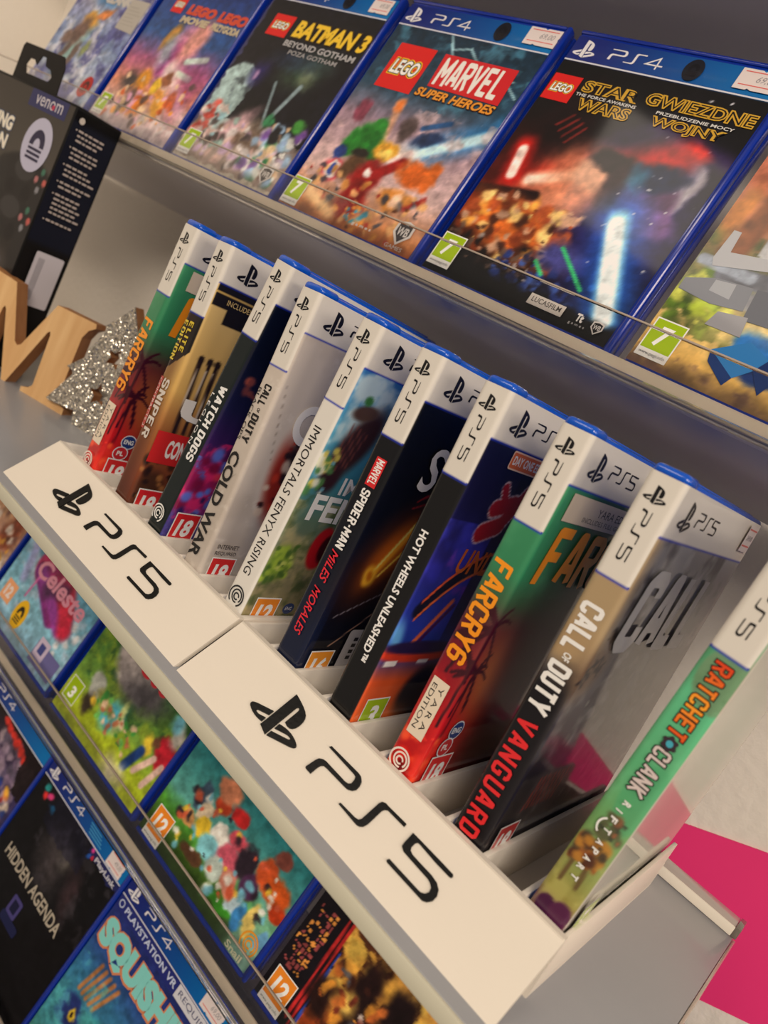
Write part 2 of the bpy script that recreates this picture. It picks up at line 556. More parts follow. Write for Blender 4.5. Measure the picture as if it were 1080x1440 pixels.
class Art:
    warp = 0.0

    def __init__(self, S, T, base):
        w = Art.warp
        self.s0 = S; self.t0 = T
        self.s = S + (fbm(S, T, 9, 3, 11) - 0.5) * w; self.t = T + (fbm(S, T, 9, 3, 23) - 0.5) * w
        self.c = np.tile(np.array(base, float), (len(S), 1))

    def mix(self, m, col):
        m = np.clip(m, 0, 1)[:, None]
        self.c = self.c * (1 - m) + np.array(col, float) * m
        return self

    def vgrad(self, stops):
        ts = [q[0] for q in stops]; cs = np.array([q[1] for q in stops], float)
        for k in range(3):
            self.c[:, k] = np.interp(self.t, ts, cs[:, k])
        return self

    def blob(self, x, y, rx, ry, col, soft=0.35, ang=0, a=1.0):
        c, q = math.cos(math.radians(ang)), math.sin(math.radians(ang))
        dx = self.s - x; dy = self.t - y
        d = np.sqrt(((dx * c + dy * q) / rx) ** 2 + ((-dx * q + dy * c) / ry) ** 2)
        return self.mix(a * (1 - sstep(1 - soft, 1 + soft, d)), col)

    def beam(self, x0, y0, x1, y1, w, col, soft=0.6, a=1.0):
        d = np.array([x1 - x0, y1 - y0], float); L2 = d @ d
        u = np.clip(((self.s0 - x0) * d[0] + (self.t0 - y0) * d[1]) / L2, 0, 1)
        dist = np.hypot(self.s0 - x0 - u * d[0], self.t0 - y0 - u * d[1])
        return self.mix(a * (1 - sstep(w * (1 - soft), w * (1 + soft), dist)), col)

    def clouds(self, sc, col, lo=0.45, hi=0.7, a=0.8, seed=0, mask=None):
        m = sstep(lo, hi, fbm(self.s, self.t, sc, 4, seed)) * a
        if mask is not None:
            m = m * mask
        return self.mix(m, col)

    def rect(self, x0, y0, x1, y1, col, e=0.3):
        m = sstep(x0 - e, x0 + e, self.s) * (1 - sstep(x1 - e, x1 + e, self.s)) * sstep(y0 - e, y0 + e, self.t) * (1 - sstep(y1 - e, y1 + e, self.t))
        return self.mix(m, col)

    def below(self, y, col, soft=6, wob=0, seed=0):
        yy = y + wob * (fbm(self.s, self.t, 14, 3, seed) - 0.5) * 2
        return self.mix(1 - sstep(yy - soft, yy + soft, self.t), col)

    def speckle(self, n, box_, r, cols, seed=1, soft=0.5, a=0.9):
        rg = random.Random(seed)
        for _ in range(n):
            x = rg.uniform(box_[0], box_[2]); y = rg.uniform(box_[1], box_[3]); q = rg.uniform(*r)
            sel = (abs(self.s - x) < q * 2.2) & (abs(self.t - y) < q * 2.2)
            if sel.any():
                d = np.hypot(self.s[sel] - x, (self.t[sel] - y) / rg.uniform(0.7, 1.4)) / q
                m = (a * (1 - sstep(1 - soft, 1 + soft, d)))[:, None]
                self.c[sel] = self.c[sel] * (1 - m) + np.array(rg.choice(cols), float) * m
        return self


def grid_mesh(name, sn, tn, surf, lift, art, m, parent):
    S, T = np.meshgrid(sn, tn)
    S = S.ravel(); T = T.ravel()
    P = surf(S, T, lift)
    nx = len(sn); ny = len(tn)
    i = np.arange(nx - 1)[None, :] + nx * np.arange(ny - 1)[:, None]
    q = np.stack([i, i + 1, i + 1 + nx, i + nx], -1).reshape(-1, 4)
    me = bpy.data.meshes.new(name)
    me.vertices.add(len(P)); me.vertices.foreach_set('co', P.astype(np.float32).ravel())
    me.loops.add(q.size); me.loops.foreach_set('vertex_index', q.astype(np.int32).ravel())
    me.polygons.add(len(q)); me.polygons.foreach_set('loop_start', (np.arange(len(q)) * 4).astype(np.int32))
    me.polygons.foreach_set('loop_total', np.full(len(q), 4, np.int32))
    me.update(calc_edges=True)
    me.polygons.foreach_set('use_smooth', [True] * len(q))
    a = Art(S, T, (128, 128, 128))
    art(a)
    c = me.color_attributes.new('Col', 'FLOAT_COLOR', 'POINT')
    c.data.foreach_set('color', np.c_[lin(np.clip(a.c, 0, 255)), np.ones(len(P))].astype(np.float32).ravel())
    return link(name, me, parent, m)


# surfaces -----------------------------------------------------------
T5 = 14.5
R5 = 2.2


def wrap5(s, t, lift):
    """s 0..14.5 runs over the spine, then s-14.5 = depth along the front cover on the +x side"""
    s = np.asarray(s, float); t = np.asarray(t, float)
    l = lift if np.ndim(lift) else np.full(s.shape, lift)
    x = np.empty_like(s); y = np.empty_like(s)
    r = R5
    a = s < r
    th = (r - s[a]) / (2 * r) * math.pi / 2 * 1.0
    x[a] = r - (r + l[a]) * np.sin(th); y[a] = r - (r + l[a]) * np.cos(th)
    b = (s >= r) & (s <= T5 - r)
    x[b] = s[b]; y[b] = -l[b]
    c = (s > T5 - r) & (s < T5 + r)
    th = (s[c] - (T5 - r)) / (2 * r) * math.pi / 2
    x[c] = T5 - r + (r + l[c]) * np.sin(th); y[c] = r - (r + l[c]) * np.cos(th)
    d = s >= T5 + r
    x[d] = T5 + l[d]; y[d] = s[d] - T5
    return np.stack([x, y, t], -1) * MM


def flat4(s, t, lift):
    s = np.asarray(s, float); t = np.asarray(t, float)
    l = lift if np.ndim(lift) else np.full(s.shape, lift)
    return np.stack([s, -l, t], -1) * MM


def side_x(s, t, lift):
    """surface facing +x: s runs backwards in y"""
    s = np.asarray(s, float); t = np.asarray(t, float)
    return np.stack([np.full(s.shape, lift), s, t], -1) * MM


def mark(sh, part, kind, s, t, sc_sym, sc_txt, ds, dt, col, rot=0):
    """symbol at (s,t) lower-left, wordmark offset by ds,dt"""
    sh.glyphs(part, SYMG, s, t, sc_sym, col)
    sh.glyphs(part, GLY5 if kind == 5 else GLY4, s + ds, t + dt, sc_txt, col, rot)


def rating(sh, s, t, num, col, w=17.0, h=21.5, url=True):
    sh.poly('rating_label', rrect(s, t, s + w, t + h), (238, 236, 232))
    u = h * 0.215 if url else 1
    sh.poly('rating_label', rrect(s + 0.7, t + u, s + w - 0.7, t + h - 0.7), col)
    n = str(num)
    ww = w * (0.62 if len(n) > 1 else 0.42)
    sh.text('rating_label', n, s + (w - ww) / 2, t + u + h * 0.11, ww, h * 0.5, (245, 245, 242), bold=0.04, shear=0.12)
    if url:
        sh.text('rating_label', 'www.pegi.info', s + 1.4, t + 1.1, w - 2.8, 2.3, (90, 90, 90))


RED = (214, 38, 42); ORG = (240, 140, 40); GRN = (160, 190, 20); WH = (240, 238, 234)


def swirl(sh, part, s, t, r, col):
    sh.poly(part, stroke(arcp(s, t, r, -60, 235, 22), r * 0.17), col)
    sh.poly(part, stroke(arcp(s + r * 0.08, t + r * 0.03, r * 0.66, -40, 290, 20), r * 0.16), col)
    sh.poly(part, stroke(arcp(s + r * 0.05, t - r * 0.02, r * 0.33, 0, 320, 14), r * 0.16), col)


def price(sh, s, t, w=24, h=12, txt_='69,00', tilt=0):
    L = []
    k = 5
    base_ = [(0, 0), (w * .3, 0), (w * .34, .8), (w * .42, 0), (w, 0), (w, h * .4), (w - .6, h * .5), (w, h * .6), (w, h), (w * .55, h), (w * .5, h - .8), (w * .44, h), (0, h)]
    sh.poly('price_sticker', [(s + x, t + y) for x, y in base_], (226, 214, 212))
    for y in (h * 0.2, h * 0.84):
        sh.poly('price_sticker', rrect(s + 2, t + y, s + w - 2, t + y + 0.6), (220, 110, 105))
    sh.text('price_sticker', txt_, s + w * .42, t + h * .36, w * .45, h * .34, (150, 145, 150), shear=0.3)


def shop_tag(sh, s, t, rx, ry, bg, fg):
    """oval shop sticker with an arch mark"""
    sh.poly('shop_sticker', circ(s, t, rx, 28, ry), bg)
    a = [(s + rx * .55 * math.cos(math.radians(q)), t - ry * .05 + ry * .62 * math.sin(math.radians(q))) for q in range(0, 181, 18)]
    sh.poly('shop_sticker', a, fg)
    sh.poly('shop_sticker', [(s + rx * .24 * math.cos(math.radians(q)), t - ry * .05 + ry * .3 * math.sin(math.radians(q))) for q in range(0, 181, 30)], bg)
    for k in range(3):
        sh.poly('shop_sticker', rrect(s - rx * .5, t - ry * (.22 + .17 * k), s + rx * .5, t - ry * (.12 + .17 * k)), fg)


# ------------------------------------------------------------------ the room
wall_back = box('wall_back', (-1.0, 0.235, -1.1), (1.2, 0.30, 1.3), WALLM)
tag(wall_back, kind='structure')
wall_left = box('wall_left', (-1.02, -0.55, -1.1), (-0.96, 0.235, 1.3), WALLM)
tag(wall_left, kind='structure')
floor = box('floor', (-1.02, -2.2, -1.14), (1.2, 0.30, -1.1), FLOORM)
tag(floor, kind='structure')

# magenta sheet fixed to the wall, turned about 22 degrees
pa = math.atan(0.406)
ps = [(-0.12, -0.094), (0.36, -0.094), (0.36, 0.0), (-0.12, 0.0)]
pc, pq = math.cos(pa), math.sin(pa)
sheet = extrude_poly('wall_poster', [ps], lambda u, v, w: (0.155 + u * pc - v * pq, 0.2335 + w, -0.0232 + u * pq + v * pc), 0.0012, PINK)
tag(sheet, 'plain magenta card sheet stuck on the cream wall behind the shelf end', 'poster')

# ------------------------------------------------------------------ main shelf
sh_root = root('wall_shelf', (-0.35, 0.06, -0.0335), label='grey acrylic shelf carrying the white stands, wooden letter and black box', cat='shelf')


def child_world(o, r):
    o.parent = r
    o.matrix_parent_inverse = Matrix.Translation(-Vector(r.location))
    return o


child_world(box('shelf_board', (-0.955, -0.0375, -0.0333), (0.207, 0.1665, -0.0265), SHELF, bev=0.0006), sh_root)
child_world(box('front_edge', (-0.955, -0.0392, -0.0336), (0.207, -0.0372, -0.0268), SHELFEDGE, bev=0.0007), sh_root)
child_world(box('back_lip', (-0.955, 0.1552, -0.0262), (0.2052, 0.1560, -0.0210), mat('white_lip_plastic', (226, 218, 204), 0.4), bev=0.0002), sh_root)
child_world(box('lip_top', (-0.955, 0.1561, -0.0264), (0.2052, 0.1692, -0.0211), mat('grey_gloss_lip', (176, 164, 158), 0.15, coat=0.8), bev=0.0004), sh_root)
child_world(box('end_cap', (0.2053, 0.1552, -0.0262), (0.2080, 0.1700, -0.0206), mat('clear_end_cap', (112, 104, 96), 0.12, coat=0.8), bev=0.0003), sh_root)
child_world(box('side_edge', (0.2071, -0.0372, -0.0335), (0.2085, 0.1550, -0.0264), mat('polished_side_edge', (186, 168, 156), 0.12, coat=0.8), bev=0.0003), sh_root)


# ------------------------------------------------------------------ white stands
SL = math.hypot(0.026, 0.0265)
X5 = [(-0.19394, -0.213, -0.0013), (-0.15430, -2.820, -0.0010), (-0.11817, 1.689, 0.0045), (-0.08082, -2.936, -0.0012), (-0.04341, -0.457, -0.0008),
      (-0.00104, -2.417, -0.0003), (0.03677, -3.007, 0.0002), (0.07415, -2.585, 0.0), (0.11166, -2.377, 0.0001), (0.14915, 1.475, 0.0)]


def slope(u, v, w):
    """mm on the sloping face, w = mm proud of it -> local metres"""
    k = v * MM / SL
    n = (0.0265 / SL, 0.026 / SL)
    return (u * MM, -0.030 + 0.026 * k - n[0] * w * MM, 0.0265 * k + n[1] * w * MM)


def make_stand(x0, cases, label, L=0.189):
    r = root('display_stand', (x0, 0, -0.0265), label=label, cat='stand', group='white stands')
    prof = [(-0.030, 0.0), (-0.004, 0.0265), (-0.0012, 0.0265), (-0.0012, 0.0), (-0.0045, 0.0), (-0.0045, 0.0225), (-0.0265, 0.0)]
    bm = bmesh.new()
    a = [bm.verts.new((0, y, z)) for y, z in prof]
    b = [bm.verts.new((L, y, z)) for y, z in prof]
    n = len(prof)
    for i in range(n):
        bm.faces.new((a[i], a[(i + 1) % n], b[(i + 1) % n], b[i]))
    tr = tessellate_polygon([[Vector((y, z, 0)) for y, z in prof]])
    for t in tr:
        bm.faces.new([a[i] for i in t]); bm.faces.new([b[i] for i in reversed(t)])
    link('front_panel', mesh_from_bm(bm, 'front_panel', False), r, WHITEP)
    bm = bmesh.new()
    for zz in (0.0252,):
        add_box(bm, (0.0006, -0.0046, zz), (L - 0.0006, -0.0042, zz + 0.0016))
    link('panel_seam', mesh_from_bm(bm, 'panel_seam'), r, WHITEP)
    box('base_plate', (0, -0.0012, 0), (L, 0.137, 0.0016), WHITEP, r)
    box('back_wall', (0, 0.1372, 0), (L, 0.1392, 0.014), WHITEP, r, 0.0003)
    for i, (cx, th, dz) in enumerate(cases):
        lx = cx - x0
        for q in (0, 1):
            x_ = lx - 0.0034 if q == 0 else lx + 0.01555
            w_ = 0.0022 if (q == 0 or i < len(cases) - 1) else max(0.0012, L - x_)
            if i == 0 and q == 0:
                pass
            box('divider_wall', (x_, -0.0011, 0.0017), (x_ + w_, 0.137, 0.0264), WHITEP, r, 0.0003)
        box('slot_floor', (lx - 0.0011, -0.001, 0.0017), (lx + 0.01545, 0.137, 0.0095), WHITEP, r)
    box('end_wall', (0.0, -0.0011, 0.0017), (0.0021, 0.137, 0.0264), WHITEP, r, 0.0003)
    for nm, L_ in (('raised_letter', LP), ('raised_letter', LS), ('raised_letter', LF)):
        extrude_poly(nm, [L_], lambda u, v, w: slope(u, v, 0.75 - w), 0.75, BLACKP, r)
    sx, sy = 30.2 / _sw, 21.2
    for g in SYMG:
        extrude_poly('raised_symbol', [[(38.3 + p[0] * sx, 9.6 + p[1] * sy) for p in g[0]]], lambda u, v, w: slope(u, v, 0.75 - w), 0.75, BLACKP, r)
    return r


make_stand(-0.2155, X5[:5], 'white plastic stand with black raised letters, farther one by the glittery tree', 0.1905)
make_stand(-0.0225, X5[5:], 'white plastic stand with black raised letters, nearer one at the shelf end')


# ------------------------------------------------------------------ upright cases on the stands
def shell5():
    bm = bmesh.new()
    add_box(bm, (0.0004, 0.0005, 0.0), (0.0071, 0.1350, 0.1690), 0.0019)
    a = mesh_from_bm(bm, 'back_half')
    bm = bmesh.new()
    add_box(bm, (0.0074, 0.0005, 0.0), (0.01405, 0.1350, 0.1690), 0.0019)
    b = mesh_from_bm(bm, 'front_half')
    bm = bmesh.new()
    add_box(bm, (0.0003, 0.0003, 0.1655), (0.01425, 0.0135, 0.1703), 0.0021, 3)
    c = mesh_from_bm(bm, 'hinge_cap')
    bm = bmesh.new()
    add_box(bm, (0.0003, 0.0003, 0.0), (0.01425, 0.0115, 0.0035), 0.0018, 2)
    d = mesh_from_bm(bm, 'spine_base')
    bm = bmesh.new()
    add_box(bm, (0.0046, 0.0145, 0.1688), (0.0060, 0.128, 0.1696), 0.0003, 1)
    add_box(bm, (0.0088, 0.0145, 0.1688), (0.0100, 0.128, 0.1696), 0.0003, 1)
    e = mesh_from_bm(bm, 'top_ridge')
    for m in (a, b, c, d, e):
        m.materials.append(BLUE)
    return a, b, c, d, e


SHELL5 = shell5()
SN5 = list(np.r_[-0.6, np.arange(0, 17, 0.75), np.arange(17.2, 80, 1.25), np.arange(80, 147.5, 1.6)])
TN5 = list(np.arange(3.2, 167.01, 0.9))


def case5(i, art, label, marks, top=WH):
    x, th, dz = X5[i]
    th = math.radians(th)
    k = 0.01613 - dz
    r = root('game_case', (x - k * math.sin(th), 0, -k * math.cos(th)), (0, th, 0), label, 'game case', 'upright cases on the white stands')
    for m in SHELL5:
        link(m.name.split('.')[0], m, r)

    def full(a):
        art(a)
        m = np.where(a.s < T5, sstep(126.6, 127.2, a.t), sstep(147.2, 147.8, a.t))
        a.mix(m, (222, 216, 206) if top is WH else top)
        ln = np.where(a.s < T5, (a.t > 126.3) & (a.t < 127.2), (a.t > 147.0) & (a.t < 147.8))
        a.mix(ln * 0.9, (30, 50, 170))
    sl = grid_mesh('cover_sleeve', SN5, TN5, wrap5, 0.12, full, PRINT, r)
    sh = Sheet(wrap5, PRINT, sl, 0.1)
    K = (24, 22, 24)
    mark(sh, 'brand_mark', 5, 2.3, 156.1, 6.8, 4.2, 2.2, -2.4, K, 1)
    mark(sh, 'brand_mark', 5, T5 + 9.5, 151.0, 12.2, 6.8, 20.2, 3.0, K)
    sh.poly('edge_line', rrect(0.4, 126.5, T5 - 0.3, 127.2), (28, 48, 168))
    marks(sh)
    sh.build()
    return r


# --- the ten prints -------------------------------------------------
def jungle_art(a):
    a.vgrad([(0, (170, 25, 25)), (40, (196, 26, 30)), (66, (130, 18, 34)), (84, (88, 26, 40)), (96, (62, 92, 62)), (108, (52, 130, 88)), (170, (70, 150, 104))])
    a.clouds(10, (225, 45, 35), 0.5, 0.75, 0.7, 2, a.t < 60)
    a.clouds(22, (100, 176, 128), 0.5, 0.8, 0.5, 5, a.t > 100)
    m = sstep(20, 60, a.s)
    a.mix(m * (1 - sstep(60, 130, a.t)) * 0.8, (58, 24, 18))
    a.mix(m * sstep(60, 130, a.t) * 0.75, (22, 62, 40))
    a.blob(30, 62, 12, 20, (196, 150, 60), 0.9, 20, 0.5)
    rg = random.Random(3)
    for cx, cy, n, L in ((16, 86, 11, 17), (20, 66, 9, 14), (9, 74, 7, 9)):
        for k in range(n):
            an = math.radians(rg.uniform(-25, 205) if k % 3 else rg.uniform(200, 330))
            ll = L * rg.uniform(.7, 1.1)
            px, py = cx, cy
            for q in range(4):
                nx = px + math.cos(an) * ll / 4; ny = py + math.sin(an) * ll / 4 - q * 0.9
                a.beam(px, py, nx, ny, 0.75 - q * .12 + .3, (58, 14, 26), 0.4)
                px, py = nx, ny
    a.beam(16, 86, 13, 40, 0.7, (60, 12, 22), 0.4)
    a.beam(20, 66, 19, 35, 0.6, (60, 12, 22), 0.4)
    a.speckle(40, (0, 4, 20, 36), (0.8, 3), [(232, 52, 40), (120, 10, 20), (250, 90, 50)], 4)


def jungle_marks(sh):
    blk(sh, 'title_lettering', 'FARCRY6', 2.0, 110.6, 44, 9.0, (245, 152, 30), 1, .85, .25, .08)
    sh.poly('edition_label', rrect(2.4, 31.0, 10.6, 57.0), (228, 212, 190))
    sh.text('edition_label', 'Y A R A', 6.9, 54.5, 20, 2.3, (30, 26, 24), 1)
    sh.text('edition_label', 'EDITION', 3.4, 54.5, 20.5, 2.2, (30, 26, 24), 1)
    sh.poly('cover_banner', rrect(T5 + 7.5, 133.6, T5 + 110, 145.2), (222, 205, 180))
    sh.text('cover_banner', 'YARA EDITION', T5 + 38, 138.8, 50, 3.6, (60, 55, 50))
    sh.text('cover_banner', 'INCLUDES FULL GAME + EXTRAS', T5 + 26, 135.2, 72, 2.2, (80, 75, 68))
    blk(sh, 'cover_lettering', 'FARCRY', T5 + 9, 106, 108, 25.5, (240, 146, 28), 0, .85, .2, .12)
    for cx, cy, c1, w_, tx in ((T5 + 14, 38.2, (40, 60, 120), 6.6, 'ENG'), (T5 + 11.4, 30.4, (196, 44, 48), 4.6, 'PL')):
        sh.poly('language_badge', circ(cx, cy, 5.2, 20, 4.6), (226, 226, 232))
        sh.poly('language_badge', circ(cx, cy, 4.6, 20, 4.0), c1)
        sh.text('language_badge', tx, cx - w_ / 2, cy - 1.4, w_, 2.9, WH, bold=.03)
    swirl(sh, 'publisher_swirl', 6.0, 19.5, 4.6, (240, 225, 215))
    rating(sh, T5 + 5, 5, 18, RED)


case5(0, jungle_art, 'green to red palm-print case with orange lettering, beside the glittery tree', jungle_marks)


def gold_art(a):
    a.vgrad([(0, (60, 30, 22)), (30, (120, 58, 34)), (60, (150, 92, 48)), (85, (206, 164, 92)), (135, (214, 182, 118)), (170, (214, 182, 118))])
    a.mix((a.s < T5) * (a.t > 92 + (a.s) * 1.0) * 1.0, (26, 22, 20))
    a.mix((a.s < T5) * 0.45 * (1 - sstep(5, 14, a.s)), (70, 34, 20))
    a.mix((a.s > T5 + .5) * (a.t > 135), (28, 24, 22))
    a.mix((a.s > T5 + 12) * (a.t > 127 + 0.0 * a.s) * (a.t <= 135.2), (28, 24, 22))
    a.mix((a.s > T5) * (np.abs(a.t - 143 + 0.0 * a.s) < 0.6), (206, 170, 96))
    for x, w in ((9, 1.7), (15.5, 1.3), (21, 1.6)):
        a.beam(T5 + x, 104, T5 + x - 1 + 3, 62, w, (42, 28, 24), 0.4)
        a.blob(T5 + x, 105, 2.2, 2.4, (38, 26, 22), 0.3)
        a.beam(T5 + x - .5, 100, T5 + x + .6, 70, 0.4, (235, 215, 190), 0.5, 0.8)
    a.blob(T5 + 10, 28, 9, 9, (74, 44, 24), 0.4)
    a.speckle(40, (T5, 14, T5 + 40, 44), (1, 3), [(60, 34, 20), (160, 104, 56), (40, 24, 16)], 8)


def gold_marks(sh):
    blk(sh, 'edition_label', 'ELITE', 5.6, 122, 18, 3.6, (222, 196, 60), 1, .85, .5)
    blk(sh, 'edition_label', 'EDITION', 1.0, 121.5, 23, 3.4, (222, 196, 60), 1, .85, .5)
    blk(sh, 'title_lettering', 'SNIPER', 4.0, 88, 35, 5.6, (216, 206, 196), 1, .85, .45)
    sh.poly('subtitle_band', rrect(0.6, 57, 3.4, 88), (186, 44, 40))
    sh.text('subtitle_band', 'CONTRACTS 2', 1.1, 87, 29, 1.8, (236, 210, 200), 1)
    sh.text('cover_banner', 'INCLUDES:', T5 + 10, 137.6, 19, 3.0, (226, 196, 130))
    sh.text('cover_lettering', 'UJ', T5 + 9, 66, 34, 16, (234, 228, 220), 0, .06)
    sh.poly('cover_label', rrect(T5 + 0.8, 42, T5 + 46, 61), (200, 40, 38))
    sh.text('cover_label', 'CONTRACTS', T5 + 10, 46, 34, 11, (238, 228, 222), 0, .04)
    rating(sh, T5 + 3.5, 4.5, 18, RED)


case5(1, gold_art, 'case with brown and gold spine and a black corner flash, second from the glittery tree', gold_marks)


def neon_art(a):
    a.vgrad([(0, (70, 50, 120)), (22, (66, 56, 130)), (34, (150, 34, 96)), (52, (150, 30, 84)), (68, (58, 30, 88)), (90, (26, 26, 62)), (120, (12, 16, 34)), (170, (8, 12, 24))])
    a.clouds(9, (226, 44, 110), 0.5, 0.7, 0.8, 3, (a.t < 70) * (a.t > 20))
    a.clouds(7, (70, 120, 210), 0.55, 0.75, 0.8, 6, a.t < 60)
    a.speckle(30, (T5 + 2, 16, T5 + 40, 64), (1, 4), [(230, 60, 90), (40, 30, 90), (120, 20, 60), (90, 120, 220)], 6)
    a.speckle(8, (T5 + 6, 98, T5 + 24, 112), (1, 3), [(190, 90, 70), (60, 80, 150), (120, 60, 60)], 7)
    a.mix((a.s < T5 - 0.4) * 1.0, (22, 30, 30))


def neon_marks(sh):
    blk(sh, 'title_lettering', 'WATCH DOGS', 5.8, 98, 43.5, 5.8, (240, 240, 238), 1, .95, .3)
    sh.text('title_lettering', 'L E G I O N', 2.4, 92, 30, 2.0, (236, 234, 232), 1)
    swirl(sh, 'publisher_swirl', 5.6, 20.5, 4.7, (238, 236, 232))
    sh.text('cover_lettering', 'WATCH', T5 + 30, 96, 80, 14, (236, 234, 232), 0, .04)
    rating(sh, T5 + 3.2, 5.5, 18, RED)


case5(2, neon_art, 'case with near-black green spine, white lettering and a neon pink cover, third from the tree', neon_marks)


def grey_art(a):
    a.vgrad([(0, (196, 186, 176)), (170, (206, 194, 182))])
    a.clouds(30, (176, 164, 152), 0.4, 0.8, 0.6, 4)
    a.clouds(6, (222, 214, 204), 0.6, 0.8, 0.5, 9)
    for q in ((2, 86, 9, 92), (T5 + 8, 104, T5 + 14, 82), (T5 + 4, 120, T5 + 10, 96), (4, 62, 11, 70)):
        a.beam(*q, 0.25, (150, 138, 126), 0.5, 0.7)
    a.blob(T5 + 26, 72, 8, 22, (150, 44, 30), 0.5, 10)
    a.blob(T5 + 30, 84, 5, 10, (40, 30, 30), 0.6, 10)
    a.speckle(36, (T5 + 19, 52, T5 + 40, 94), (0.8, 3), [(196, 60, 36), (40, 28, 28), (120, 30, 24), (210, 190, 170)], 11)


def grey_marks(sh):
    K = (30, 27, 26)
    blk(sh, 'title_lettering', 'CALL', 4.6, 117, 11.2, 5.2, K, 1, .95, .3)
    sh.text('title_lettering', 'OF', 6.4, 104.6, 2.2, 2.0, K, 1, .03)
    blk(sh, 'title_lettering', 'DUTY', 4.6, 101.2, 15.2, 5.2, K, 1, .95, .3)
    sh.text('title_lettering', 'BLACK OPS', 1.4, 114, 28, 2.2, K, 1)
    sh.text('title_lettering', 'COLD WAR', 1.9, 80, 59, 7.2, K, 1, .03)
    sh.poly('cover_lettering', stroke(arcp(T5 + 30, 104.5, 9, 60, 300, 18), 4.6), (238, 234, 228))
    sh.text('cover_lettering', 'OLD', T5 + 46, 94.5, 50, 20, (238, 234, 228), 0, .05)
    sh.text('notice_lettering', 'INTERNET', T5 + 4.5, 30.8, 14.5, 2.4, (60, 54, 50))
    sh.text('notice_lettering', 'REQUIRED', T5 + 4.3, 27.0, 14.5, 2.4, (60, 54, 50))
    rating(sh, T5 + 4, 4.5, 18, RED)


case5(3, grey_art, 'case with scratched pale grey spine and thick black lettering, fourth from the tree', grey_marks)


def myth_art(a):
    a.vgrad([(0, (96, 90, 62)), (22, (150, 138, 100)), (45, (112, 110, 84)), (70, (92, 116, 96)), (92, (60, 130, 150)), (118, (80, 156, 190)), (147, (52, 112, 176)), (170, (52, 112, 176))])
    a.clouds(18, (206, 224, 226), 0.45, 0.7, 0.85, 2, a.t > 96)
    a.clouds(14, (190, 172, 120), 0.45, 0.75, 0.7, 3, a.t < 80)
    a.clouds(10, (60, 78, 40), 0.5, 0.75, 0.7, 8, (a.t < 84))
    a.blob(T5 + 20, 112, 10, 22, (58, 36, 34), 0.35, -28)
    a.blob(T5 + 13, 94, 7, 9, (52, 30, 32), 0.4)
    a.blob(T5 + 16, 128, 9, 4, (84, 62, 52), 0.3, 10)
    for k in range(5):
        a.beam(T5 + 12 + k * 3, 122 - k, T5 + 8 + k * 3, 96 + k, 0.5, (120, 66, 58), 0.6, 0.7)
    a.blob(T5 + 14, 134, 3, 2.4, (60, 120, 60), 0.4)
    a.blob(T5 + 8, 46, 8, 9, (120, 150, 50), 0.5)
    a.speckle(40, (T5 + 1, 36, T5 + 16, 56), (0.8, 2.4), [(150, 176, 60), (70, 100, 40), (190, 200, 100)], 12)
    a.speckle(30, (T5 + 1, 84, T5 + 12, 108), (0.8, 2.6), [(110, 170, 190), (216, 200, 90), (80, 130, 70), (230, 230, 210)], 13)
    a.blob(T5 + 32, 56, 8, 12, (190, 24, 30), 0.12)
    a.blob(T5 + 36, 56, 5, 8, (60, 10, 14), 0.2)
    a.mix((a.s < T5 - .2) * 1.0, (226, 222, 214))


def myth_marks(sh):
    sh.text('title_lettering', 'IMMORTALS FENYX RISING', 3.6, 113.5, 79.5, 4.9, (36, 34, 34), 1, 0)
    swirl(sh, 'publisher_swirl', 6.8, 22, 4.9, (40, 40, 42))
    sh.text('cover_lettering', 'IMMORTALS', T5 + 24, 86, 80, 9.5, (238, 236, 230), 0, .02)
    sh.text('cover_lettering', 'FENYX', T5 + 10, 70.5, 66, 14, (238, 236, 230), 0, .03)
    sh.poly('language_badge', circ(T5 + 30.5, 20.6, 4, 18, 3.2), (50, 66, 110))
    sh.text('language_badge', 'ENG', T5 + 28.2, 19.6, 4.6, 2, WH)
    rating(sh, T5 + 5.2, 5, 12, ORG)


case5(4, myth_art, 'case with plain white spine and thin black capitals, last one on the farther stand', myth_marks)


def hero_art(a):
    a.vgrad([(0, (22, 30, 56)), (30, (20, 26, 50)), (70, (12, 14, 28)), (110, (12, 12, 16)), (170, (12, 12, 14))])
    a.mix((a.s > T5 + 6) * 0.8 * (a.t < 70), (14, 12, 16))
    a.blob(T5 + 30, 76, 26, 15, (120, 52, 16), 0.9, 52, 0.85)
    a.blob(T5 + 30, 78, 18, 8, (220, 110, 20), 0.8, 56, 0.9)
    a.beam(T5 + 20, 61, T5 + 44, 100, 2.2, (255, 170, 40), 0.8)
    a.beam(T5 + 22, 66, T5 + 38, 94, 0.7, (255, 232, 120), 0.6)
    a.beam(T5 + 27, 64, T5 + 46, 88, 0.7, (255, 210, 80), 0.6)
    a.blob(T5 + 21, 64, 4.2, 5.4, (252, 190, 50), 0.5, 30)
    a.blob(T5 + 21, 64, 2.0, 3.0, (200, 110, 20), 0.6, 30)
    a.beam(T5 + 10, 42, T5 + 48, 60, 0.3, (150, 140, 150), 0.6, 0.8)
    a.beam(T5 + 16, 26, T5 + 48, 52, 0.35, (210, 160, 130), 0.6, 0.8)
    a.beam(T5 + 30, 104, T5 + 60, 122, 0.5, (170, 34, 40), 0.5, .9)
    a.beam(T5 + 28, 100, T5 + 55, 110, 0.4, (170, 34, 40), 0.5, .9)
    a.mix((a.s < T5 - .5) * (a.t > 110) * 0.9, (14, 14, 18))


